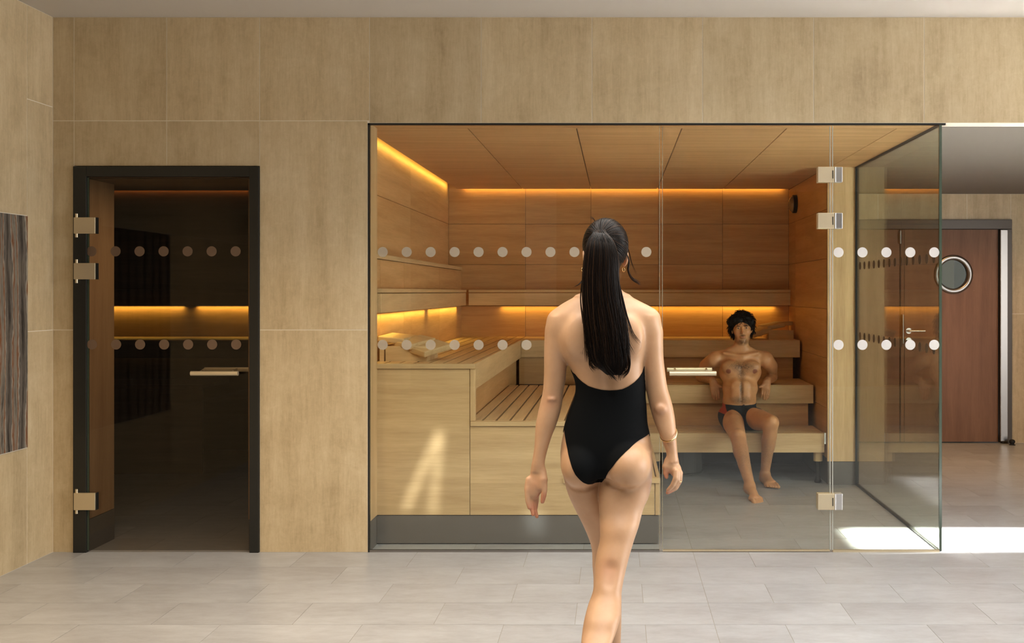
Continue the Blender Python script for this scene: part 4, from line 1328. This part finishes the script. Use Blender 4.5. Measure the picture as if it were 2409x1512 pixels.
# ruddy patches: elbows, finger ends, soles; moles are skipped
def blob(V, c, r): return np.clip(1 - np.linalg.norm(V - np.array(c), axis=1) / r, 0, 1)
rud = np.zeros(len(V))
for c, r, s_ in ((PX(1297, 945, 3.48), .045, .22), (PX(1553, 962, 3.48), .05, .18), (PX(1256, 1205, 3.475), .05, .9), (PX(1277, 1175, 3.467), .035, 1.0),
                 (PX(1262, 1140, 3.47), .05, .2), (PX(1570, 1157, 3.48), .03, 1.0), (PX(1567, 1116, 3.474), .03, .8), (PX(1430, 1338, 3.31), .06, .3), (PX(1470, 612, 3.53), .03, .6)):
    rud = np.maximum(rud, blob(V, c, r) * s_ * 1.6)
rud = np.clip(rud, 0, 0.8)
raw_mesh('body', V, Q, M['skin_w'], woman, {'ruddy': rud, 'hairy': np.zeros(len(V))})

# ---- swimsuit
def wp(pts): return [(PX(x, y, 3.44)[0], PX(x, y, 3.44)[2]) for x, y in pts]
k_ = 3.44 / 3.52
def wq(pts, y):
    return [(PX(a, b, y)[0], PX(a, b, y)[2]) for a, b in pts]
back = wq([(1320, 868), (1352, 881), (1360, 890), (1371, 899), (1384, 907), (1400, 912), (1416, 915.5), (1434, 917), (1450, 916), (1464, 914), (1478, 908), (1492, 899),
           (1504, 888), (1512, 876), (1517, 862), (1545, 850), (1560, 950), (1550, 1020), (1527, 1024), (1504, 1034), (1486, 1045), (1471, 1056), (1460, 1066), (1450, 1077), (1440, 1092),
           (1431, 1106), (1426, 1117), (1422, 1128), (1415, 1138), (1408, 1139), (1398, 1137), (1383, 1133), (1373, 1127), (1365, 1119), (1356, 1108), (1349, 1094), (1344, 1080), (1338, 1064), (1332, 1041), (1327, 1014), (1300, 990)], 3.45)
front = wq([(1352, 860), (1345, 830), (1372, 770), (1398, 720), (1442, 720), (1474, 770), (1506, 830), (1516, 850), (1560, 900), (1560, 1015), (1528, 1022), (1490, 1052), (1455, 1090),
            (1432, 1120), (1419, 1140), (1407, 1140), (1396, 1125), (1372, 1090), (1345, 1050), (1327, 1012), (1300, 1000), (1300, 900)], 3.58)
gb_ = poly_sd(V[:, 0], V[:, 2], back); gf_ = poly_sd(V[:, 0], V[:, 2], front)
t_ = np.clip((V[:, 1] - 3.49) / 0.06, 0, 1); t_ = t_ * t_ * (3 - 2 * t_)
g = gb_ * (1 - t_) + gf_ * t_
arm = (V[:, 0] < PX(1336, 900, 3.52)[0]) & (V[:, 2] > PX(0, 1000, 3.52)[2]) & (V[:, 0] < np.interp(-V[:, 2], [-PX(0, y, 3.52)[2] for y in (840, 880, 923, 973, 1010)], [PX(x, 0, 3.52)[0] for x in (1330, 1338, 1336, 1327, 1314)]))
armr = V[:, 0] > np.interp(-V[:, 2], [-PX(0, y, 3.52)[2] for y in (800, 850, 900, 960, 1000, 1060)], [PX(x, 0, 3.52)[0] for x in (1514, 1516.5, 1519, 1524, 1532, 1545)])
lowhand = V[:, 0] < PX(1305, 1000, 3.52)[0]
inner_l = np.interp(-V[:, 2], [-PX(0, y, 3.52)[2] for y in (840, 880, 923, 973, 1010)], [PX(x, 0, 3.52)[0] for x in (1334, 1342, 1340, 1329, 1316)])
inner_r = np.interp(-V[:, 2], [-PX(0, y, 3.52)[2] for y in (800, 850, 900, 960, 1000, 1060)], [PX(x, 0, 3.52)[0] for x in (1512, 1514.5, 1517.5, 1523, 1532, 1545)])
hi_ = V[:, 2] > PX(0, 1012, 3.52)[2]
g = np.where(hi_, np.maximum(g, inner_l - V[:, 0]), g)
g = np.maximum(g, V[:, 0] - inner_r)
g = np.where(lowhand, np.abs(g) + 0.02, g)
# near thigh (trailing leg) must stay bare below the leg opening
clothing('swimsuit', V, Q, N, g, 0.0028, M['suit'], woman)

# ---- ponytail and hair cap
rs = np.random.RandomState(5)
tie = np.array(PX(1409, 546, 3.425))
hcen = np.array(WW((0, .016, .045)))
hr = np.array((.0765, .0955, .0925))
WRn = np.array(WR)
# cap shell (smooth under-layer)
Hf = Field((-0.16, 3.40, 1.40), (0.10, 3.72, 1.70), 0.0035)
Hf.ell(hcen, hr, 0.01, WR)
Hf.ell(np.array(hc) + np.array((0, -.042, -.03)), (.052, .036, .045), 0.02)
def bare(p):            # negative where the hairline leaves skin (face side, under the ears)
    return (p[2] - hc[2]) - (-0.002 + 0.95 * (p[1] - hc[1]))
Hf.put(lambda X, Y, Z: bare((X, Y, Z)) + 0 * X, (-0.16, 3.40, 1.40), (0.10, 3.72, 1.70), 0.004, 'sub')
hv, hq = Hf.mesh(1)
raw_mesh('hair', hv, hq, M['hair_w'], woman)
lines = []; rad = []
def onshell(d, off):
    d = d / np.linalg.norm(d)
    return hcen + d / math.sqrt((((WRn.T @ d) / hr)**2).sum()) * (1 + off)
dt = tie - hcen
for i in range(1500):
    th = rs.uniform(0, 2 * math.pi)
    ang = rs.uniform(0.9, 2.2)
    base = -dt / np.linalg.norm(dt)
    u = np.cross(base, (0, 0, 1)); u /= np.linalg.norm(u); v = np.cross(base, u)
    # start: somewhere on the front/side hairline ring around the axis towards the face
    d0 = math.cos(ang) * base + math.sin(ang) * (math.cos(th) * u + math.sin(th) * v)
    if bare(onshell(d0, 0)) < -0.004: continue
    d1 = dt / np.linalg.norm(dt)
    om = math.acos(np.clip(d0 @ d1, -1, 1))
    if om < 0.15: continue
    pts = []
    off = rs.uniform(0.0, 0.028); wob = rs.uniform(-.02, .02)
    for s in np.linspace(0, 1, 12):
        d = (math.sin((1 - s) * om) * d0 + math.sin(s * om) * d1) / math.sin(om)
        d = d + np.array((math.sin(s * 3.1) * wob, 0, -0.05 * math.sin(s * 3.14)))
        pts.append(onshell(d, off + 0.01 * s * s))
    pts[-1] = tie + (np.array(pts[-2]) - tie) * 0.35 + np.array((0, .004, 0)) + rs.normal(0, 0.0015, 3)
    lines.append(spline(pts, 14)); rad.append(rs.uniform(.0007, .0015))
tubes('swept_hair', lines, rad, M['hair_w'], woman, seg=4)
# ponytail core
pony = empty  # (only a name guard)
prow = [(548, 1397, 1424, 3.420, .018), (562, 1384, 1440, 3.408, .022), (580, 1379, 1449, 3.402, .024), (610, 1374, 1455, 3.396, .026), (650, 1371, 1455, 3.392, .026), (700, 1371, 1459, 3.388, .025),
        (750, 1375, 1470, 3.386, .024), (800, 1380, 1478, 3.386, .022), (840, 1386, 1480, 3.388, .018), (865, 1402, 1477, 3.390, .013), (882, 1424, 1466, 3.392, .007)]
rowsP = sorted([wrow(*r) for r in prow])
Pf = Field((-0.16, 3.33, 1.05), (0.12, 3.50, 1.66), 0.0035)
Pf.stack([(z, cx, cy, a * .86, b * .8) for z, cx, cy, a, b in rowsP], 0.01)
pv, pq = Pf.mesh(1)
ptl = raw_mesh('ponytail', pv, pq, M['hair_w'], woman)
zs_ = np.array([r[0] for r in rowsP])[::-1]
CXp, CYp, Ap, Bp = [np.array([r[i] for r in rowsP])[::-1] for i in range(1, 5)]
lines = []; rad = []
clumps = np.linspace(math.pi * 0.96, math.pi * 2.04, 20) + rs.uniform(-.05, .05, 20); cend = rs.uniform(850, 888, 20); cend[rs.randint(0, 20, 4)] -= 38
for i in range(1700):
    th = rs.uniform(math.pi * 0.92, math.pi * 2.08) if rs.rand() < 0.8 else rs.uniform(0, math.pi)
    q = math.sqrt(rs.uniform(0.5, 1.0))
    ci = int(np.argmin(np.abs(clumps - th)))
    mid = 1 - abs(clumps[ci] - 1.56 * math.pi) / 1.7
    zend = PX(0, (cend[ci] + 6 * mid if rs.rand() > 0.25 else rs.uniform(770, 870)) + rs.uniform(-9, 5), 3.39)[2]
    th1 = clumps[ci] + rs.uniform(-.10, .10) if math.pi * 0.9 < th < math.pi * 2.1 else th
    pts = []
    ph, am = rs.uniform(0, 6), rs.uniform(0.0, .010)
    for s in np.linspace(0, 1, 16):
        z = zs_[0] + (zend - zs_[0]) * s
        zc = max(z, zs_[-1])
        cx = np.interp(-zc, -zs_, CXp); cy = np.interp(-zc, -zs_, CYp); a = np.interp(-zc, -zs_, Ap); b = np.interp(-zc, -zs_, Bp)
        t = th + (th1 - th) * s * s
        pts.append((cx + a * q * 1.03 * math.cos(t) + am * math.sin(ph + s * 10) * s * s, cy + b * q * 1.1 * math.sin(t) - 0.002, z))
    pts[0] = tuple(tie + np.array((pts[1][0] - tie[0], 0, 0)) * 0.35 + np.array((0, .004, .004)) + rs.normal(0, .0015, 3))
    lines.append(spline(pts, 22)); rad.append(rs.uniform(.0006, .0013))
# separate side locks
def lock(path, n, spread, r=(.0007, .0014), y=3.40):
    P0 = np.array([PX(*p) for p in path])
    for i in range(n):
        o = rs.normal(0, spread, 3)
        w = np.linspace(0.15, 1, len(P0))[:, None]
        lines.append(spline(P0 + o * w, 20)); rad.append(rs.uniform(*r))
lock([(1440, 600, 3.40), (1462, 690, 3.40), (1480, 760, 3.405), (1492, 790, 3.41), (1505, 806, 3.41)], 16, .004)
lock([(1445, 620, 3.40), (1462, 720, 3.40), (1474, 790, 3.40), (1482, 815, 3.40), (1489, 828, 3.40)], 14, .004)
lock([(1380, 620, 3.42), (1372, 700, 3.42), (1374, 760, 3.415), (1378, 820, 3.41), (1379, 850, 3.41)], 12, .004)
lock([(1372, 640, 3.42), (1366, 700, 3.42), (1372, 760, 3.42), (1374, 800, 3.42), (1368, 830, 3.42)], 5, .003)
lock([(1395, 800, 3.395), (1388, 840, 3.39), (1392, 860, 3.39), (1402, 868, 3.385)], 22, .004)
lock([(1420, 830, 3.38), (1424, 860, 3.375), (1436, 880, 3.375), (1446, 892, 3.38)], 26, .005)
lock([(1470, 820, 3.39), (1482, 850, 3.385), (1478, 872, 3.385), (1466, 886, 3.385)], 22, .004)
tubes('strands', lines, rad, M['hair_w'], ptl, seg=4)
for spec in (
    ([(1475, 598, 3.53), (1480, 615, 3.52), (1478, 635, 3.515), (1484, 652, 3.515), (1505, 667, 3.52)], 26, .003, (.0006, .0012)),
    ([(1470, 560, 3.53), (1479, 590, 3.53), (1488, 625, 3.53), (1497, 645, 3.53)], 6, .003, (.0004, .0007)),
    ([(1370, 630, 3.50), (1372, 655, 3.49), (1362, 668, 3.48), (1350, 675, 3.48)], 6, .003, (.0005, .0009)),
    ([(1400, 520, 3.5), (1396, 514, 3.5), (1390, 512, 3.5)], 6, .003, (.0004, .0006)),
):
    lines = []; rad = []
    lock(*spec)
    tubes('loose_lock', lines, rad, M['hair_w'], woman)
# hair tie, earrings, bracelet, ring
def torus(name, c, nrm, R0, r0, mat, parent, sq=(1, 1), seg=48):
    c = np.array(c, float); nrm = np.array(nrm, float); nrm /= np.linalg.norm(nrm)
    a = np.cross(nrm, (0, 1, 0.01)); a /= np.linalg.norm(a); b = np.cross(nrm, a)
    L = np.array([c + a * math.cos(t) * R0 * sq[0] + b * math.sin(t) * R0 * sq[1] for t in np.linspace(0, 2 * math.pi, seg)])
    return tubes(name, [L], [r0], mat, parent, seg=8, taper=False)
torus('earring', PX(1467, 634, 3.535), (0.7, 0.5, 0.1), .0075, .0011, M['gold'], woman)
torus('earring', PX(1369, 634, 3.545), (0.9, 0.2, 0.1), .006, .0011, M['gold'], woman)
bc = PX(1573, 1020.5, 3.503)
torus('bracelet', bc, (-0.52, -0.45, 1), .0300, .0028, M['gold'], woman, (1.0, 1.62))
torus('ring', PX(1597, 1133, 3.470), (-0.25, 0.0, 1), .0102, .0011, M['gold'], woman)

# ================================================================ the seated man
man = empty('person', (0.94, 7.4, 0.0), 'dark-haired bearded man in navy swim trunks leaning back on the sauna benches', 'person')
Mf = Field((0.58, 6.70, -0.01), (1.36, 8.12, 1.32), 0.0040)
MH = (PX(1746, 776, 7.74)[0], 7.76, EYE + (CY - 774) * 7.76 / F)
pel = np.array((0.935, 7.69, 0.475)); 
# torso leaning back: pelvis -> chest -> neck base
Mf.ell((0.935, 7.685, 0.478), (.155, .115, .098), 0.02)
Mf.ell((0.94, 7.700, 0.59), (.128, .088, .100), 0.03)
Mf.ell((0.948, 7.720, 0.68), (.135, .092, .100), 0.03)
Mf.ell((0.952, 7.755, 0.80), (.162, .102, .120), 0.03)
Mf.ell((0.955, 7.775, 0.885), (.150, .085, .075), 0.03)
for q in (-1, 1):
    Mf.ell((0.952 + q * .072, 7.683, 0.835), (.078, .038, .056), 0.02, Matrix.Rotation(q * R(-14), 3, 'Y'))   # pectorals
    Mf.ell((0.946 + q * .036, 7.642, 0.700), (.032, .014, .036), 0.04)         # abdominals
    Mf.ell((0.943 + q * .036, 7.628, 0.628), (.032, .014, .034), 0.04)
    Mf.limb([(0.955 + q * .035, 7.76, 0.975), (0.953 + q * .11, 7.775, 0.930), (0.955 + q * .185, 7.78, 0.905)], [.036, .040, .052], 0.03)   # trapezius / shoulders
    Mf.limb([(0.955 + q * .015, 7.698, 0.925), (0.955 + q * .13, 7.722, 0.945)], [.008, .008], 0.035)   # collar bones
Mf.limb([(0.952, 7.640, 0.86), (0.950, 7.642, 0.78)], [.006, .006], 0.018, 'sub')
Mf.limb([(0.948, 7.622, 0.74), (0.942, 7.598, 0.58)], [.004, .004], 0.018, 'sub')
Mf.ell((0.940, 7.600, 0.585), (.007, .012, .007), 0.006, mode='sub')
Mf.limb([(0.958, 7.775, 0.95), (MH[0], 7.775, 1.05)], [.056, .053], 0.02)
# arms: elbows back on the middle bench, hands hanging over its edge
SL, SRr = (0.756, 7.775, 0.890), (1.154, 7.775, 0.890)
EL, ER = (0.672, 7.975, 0.742), (1.232, 7.975, 0.742)
WLs, WRs = (0.745, 7.815, 0.728), (1.170, 7.815, 0.728)
Mf.limb([SL, (0.700, 7.86, 0.84), EL], [.058, .050, .038], 0.02)
Mf.limb([SRr, (1.205, 7.86, 0.84), ER], [.058, .050, .038], 0.02)
Mf.limb([EL, (0.69, 7.91, 0.742), WLs], [.040, .040, .027], 0.012)
Mf.limb([ER, (1.215, 7.91, 0.742), WRs], [.040, .040, .027], 0.012)
def hang_hand(wr, q):
    x, y, z = wr
    k = q
    Mf.limb([wr, (x + k * .010, y - .018, z - .022), (x + k * .018, y - .026, z - .062)], [.026, .034, .036], 0.01, flat=((0, 1, 0.2), 0.5))
    for i, (dx, ln, rr) in enumerate(((-.026, .060, .0082), (-.009, .074, .0092), (.009, .076, .0094), (.026, .068, .009))):
        bx_ = x + k * .018 + dx * 1.0
        Mf.limb([(bx_, y - .030, z - .068), (bx_ + k * .004, y - .034, z - .068 - ln * .5), (bx_ + k * .006, y - .024, z - .068 - ln)], [rr * 1.1, rr, rr * .8], 0.003)
    tx = x + k * .034
    Mf.limb([(x + k * .022, y - .022, z - .022), (tx + k * .016, y - .036, z - .040), (tx + k * .034, y - .044, z - .046)], [.015, .0115, .009], 0.006)
hang_hand(WLs, 1)
hang_hand(WRs, -1)
# legs
HR_, HL_ = (0.868, 7.64, 0.462), (1.005, 7.64, 0.462)
KR = (0.880, 7.285, 0.372); AR = (0.922, 6.965, 0.090)
KL = (1.118, 7.300, 0.470); AL = (1.098, 7.450, 0.088)
Mf.limb([HR_, (0.868, 7.47, 0.440), KR], [.088, .078, .056], 0.02)
Mf.limb([HL_, (1.062, 7.47, 0.468), KL], [.088, .078, .056], 0.02)
Mf.limb([KR, (0.888, 7.20, 0.295), (0.902, 7.09, 0.195), AR], [.054, .055, .044, .033], 0.015)
Mf.ell((0.892, 7.225, 0.270), (.052, .055, .075), 0.02, Matrix.Rotation(R(-40), 3, 'X'))
Mf.limb([KL, (1.115, 7.345, 0.36), (1.106, 7.41, 0.22), AL], [.054, .052, .042, .033], 0.015)
Mf.ell((1.114, 7.395, 0.325), (.052, .052, .080), 0.02)
Mf.ell((0.879, 7.262, 0.395), (.034, .032, .034), 0.015)
Mf.ell((1.120, 7.268, 0.487), (.034, .030, .036), 0.015)
foot(Mf, (0.922, 6.965, 0.094), (0.18, -0.85, -0.14), 0, s=1.06, side=1)
foot(Mf, (1.098, 7.452, 0.088), (0.20, -1, -0.02), 0, s=1.06, side=-1)
MW, MR = head(Mf, MH, R(-4), R(-3), 1.0, True)
V, Q = Mf.mesh(1)
N = normals(V, Q)
hy = np.zeros(len(V)); rd = np.zeros(len(V))
fr = (N[:, 1] < 0.1)
def el(c, r, p=1.0): return np.clip(1.25 - np.sqrt((((V - np.array(c)) / np.array(r))**2).sum(1)), 0, 1) * p
rn = np.random.RandomState(2)
hy = np.maximum(hy, fr * el((0.952, 7.65, 0.850), (.115, .08, .050), .75))
hy = np.maximum(hy, fr * el((0.950, 7.64, 0.80), (.035, .08, .080), .75))
hy = np.maximum(hy, fr * el((0.945, 7.62, 0.68), (.018, .08, .10), .8))
hy = np.maximum(hy, fr * el((0.942, 7.60, 0.60), (.075, .08, .035), .7))
hy = np.maximum(hy, el((0.905, 7.12, 0.22), (.09, .2, .17), .33)); hy = np.maximum(hy, el((1.108, 7.38, 0.26), (.09, .1, .2), .33))
hy = np.maximum(hy, el((0.870, 7.40, 0.47), (.08, .12, .08), .2)); hy = np.maximum(hy, el((1.08, 7.40, 0.5), (.08, .12, .08), .2))
hy = np.maximum(hy, el((0.70, 7.90, 0.74), (.06, .1, .05), .4)); hy = np.maximum(hy, el((1.21, 7.90, 0.74), (.06, .1, .05), .4))
# face: stubble, brows, moustache
def hl(p, r, s_=1.0):
    L_ = (V - np.array(MW(p))) @ np.array(MR)
    return np.clip(1.3 - np.sqrt(((L_ / np.array(r))**2).sum(1)), 0, 1) * s_
for p, r, s_ in (((0, -.06, -.092), (.055, .06, .032), .8), ((-.048, -.03, -.06), (.022, .05, .040), .75), ((.048, -.03, -.06), (.022, .05, .040), .75), ((0, -.098, -.044), (.028, .02, .007), 1.1),
                 ((-.030, -.092, .027), (.021, .02, .0048), 1.5), ((.030, -.092, .027), (.021, .02, .0048), 1.5)):
    hy = np.maximum(hy, hl(p, r, s_))
for p, r, s_ in (((0, -.095, -.057), (.021, .02, .009), .9), ((-.045, -.07, -.025), (.02, .03, .016), .3), ((.045, -.07, -.025), (.02, .03, .016), .3), ((0, -.11, -.024), (.012, .012, .012), .4)):
    rd = np.maximum(rd, hl(p, r, s_))
for q in (-1, 1):
    nb = blob(V, (0.952 + q * .100, 7.655, 0.812), .022)
    rd = np.maximum(rd, np.clip(nb * 4, 0, 1.0)); hy = np.where(nb > .2, 0.25, hy)
raw_mesh('body', V, Q, M['skin_m'], man, {'ruddy': np.clip(rd, 0, 1), 'hairy': np.clip(hy, 0, 1)})
# trunks
gt = np.maximum(V[:, 2] - (0.560 + 0.10 * (V[:, 1] - 7.62)), 0.36 - V[:, 2])
cutR = (7.555 - V[:, 1]) * 0.9 + (V[:, 2] - 0.54) * 0.42 + np.abs(V[:, 0] - 0.868) * -0.35
cutL = (7.560 - V[:, 1]) * 0.9 + (V[:, 2] - 0.54) * 0.42 + np.abs(V[:, 0] - 1.03) * -0.35
gt = np.maximum(gt, np.where(V[:, 0] < 0.94, cutR, cutL))
gt = np.maximum(gt, np.abs(V[:, 0] - 0.935) - 0.22)
hand_zone = (np.abs(V[:, 0] - 0.957) > 0.172) & (V[:, 2] > 0.52) & (V[:, 1] > 7.74)
gt = np.where(hand_zone, 0.05, gt)
mt_, nt, out = newmat('navy_trunks')
at = nt.nodes.new('ShaderNodeAttribute'); at.attribute_name = 'stripe'
col = ramp(nt, at.outputs['Fac'], [(0.49, (0.022, 0.030, 0.040)), (0.51, (0.42, 0.07, 0.035))])
p_ = pbr(nt, out, None, 0.8, 0, 0.2); nt.links.new(col, p_.inputs['Base Color'])
tr_o = clothing('swim_trunks', V, Q, N, gt, 0.004, mt_, man, {'stripe': lambda P: ((P[:, 0] < 0.828) & (P[:, 2] > 0.505 + 0.0 * P[:, 0])).astype(float)})
tubes('drawstring', [spline([(0.948, 7.592, 0.558), (0.960, 7.588, 0.566), (0.970, 7.590, 0.560)], 10), spline([(0.948, 7.592, 0.558), (0.962, 7.586, 0.552), (0.975, 7.588, 0.548)], 10)], [.003, .003], mt_, tr_o)
# eyes
white = simple('eye_white', (0.22, 0.17, 0.14), 0.35)
dark = simple('dark_iris', (0.02, 0.012, 0.008), 0.1)
for q in (-1, 1):
    c = MW((q * .031, -.0725, .0105))
    eo = MB(); bm = bmesh.new(); bmesh.ops.create_uvsphere(bm, u_segments=20, v_segments=14, radius=.0118)
    eo.add_bm(bm, Matrix.Translation(Vector(c))); ey = eo.build('eye', white, man, smooth=True)
    c2 = MW((q * .031 - .0005, -.0775, .0112))
    eo = MB(); bm = bmesh.new(); bmesh.ops.create_uvsphere(bm, u_segments=16, v_segments=10, radius=.0074)
    eo.add_bm(bm, Matrix.Translation(Vector(c2))); eo.build('iris', dark, ey, smooth=True)
# tousled hair
rs = np.random.RandomState(11)
Hm = Field((0.80, 7.60, 1.00), (1.13, 7.94, 1.33), 0.0045)
Hm.ell(MW((0, .020, .042)), (.088, .098, .086), 0.01)
for i in range(90):
    th = rs.uniform(0, 2 * math.pi); ph_ = rs.uniform(-0.42, 1.45)
    d = np.array((math.cos(th) * math.cos(ph_), math.sin(th) * math.cos(ph_), math.sin(ph_)))
    p = np.array((0, .020, .035)) + d * np.array((.088, .092, .088))
    if p[1] < -.03 and p[2] < .078: continue
    r0 = rs.uniform(.013, .024)
    Hm.ell(MW(p), (r0, r0 * .8, r0), 0.008)
for q in (-1, 1):
    for p in ((.078, -.010, .040), (.084, .018, .010), (.080, .035, -.022), (.064, .05, -.045), (.080, -.015, .066), (.060, -.045, .082)):
        Hm.ell(MW((q * p[0], p[1], p[2])), (.019, .021, .024), 0.01)
Hm.ell(MW((.034, -.060, .086)), (.030, .020, .018), 0.01)
Hm.ell(MW((-.030, -.056, .090)), (.028, .020, .016), 0.01)
Hm.put(lambda X, Y, Z: Z * 0 + Y * 0 + X * 0 + 1.0, (0.8, 7.6, 1.0), (0.9, 7.7, 1.01), 0.001)
hv, hq = Hm.mesh(1)
ho = raw_mesh('hair', hv, hq, M['hair_m'], man)
lines = []; rad = []
hN = normals(hv, hq)
for i in rs.choice(len(hv), 1500, replace=False):
    p = hv[i]; n = hN[i]
    if n[1] > 0.75: continue
    lp = np.array(MR).T @ (p - np.array(MH))
    if lp[1] < -.03 and lp[2] < .092 and rs.rand() < 0.75: continue
    t = np.array((rs.normal(0, .5), rs.normal(0, .3), -0.8)); t -= n * (t @ n); t /= np.linalg.norm(t) + 1e-6
    b = np.cross(n, t) * rs.uniform(-1, 1)
    L_ = rs.uniform(.014, .034)
    lines.append(spline([p - n * .003, p + n * .004 + t * L_ * .4, p + n * .005 + t * L_ * .8 + b * L_ * .3, p + n * .002 + t * L_ + b * L_ * .8], 8)); rad.append(rs.uniform(.0008, .0018))
for (x0, z0, x1, z1) in ((.022, .078, .036, .030), (.030, .080, .048, .035), (.014, .080, .022, .048), (.040, .07, .058, .02)):
    for _ in range(5):
        j = rs.normal(0, .0025, 3)
        lines.append(spline([MW((x0, -.078, z0)) + j, MW(((x0 + x1) / 2, -.092, (z0 + z1) / 2)) + j, MW((x1, -.088, z1)) + j], 8)); rad.append(.0013)
tubes('curls', lines, rad, M['hair_m'], ho, seg=4)
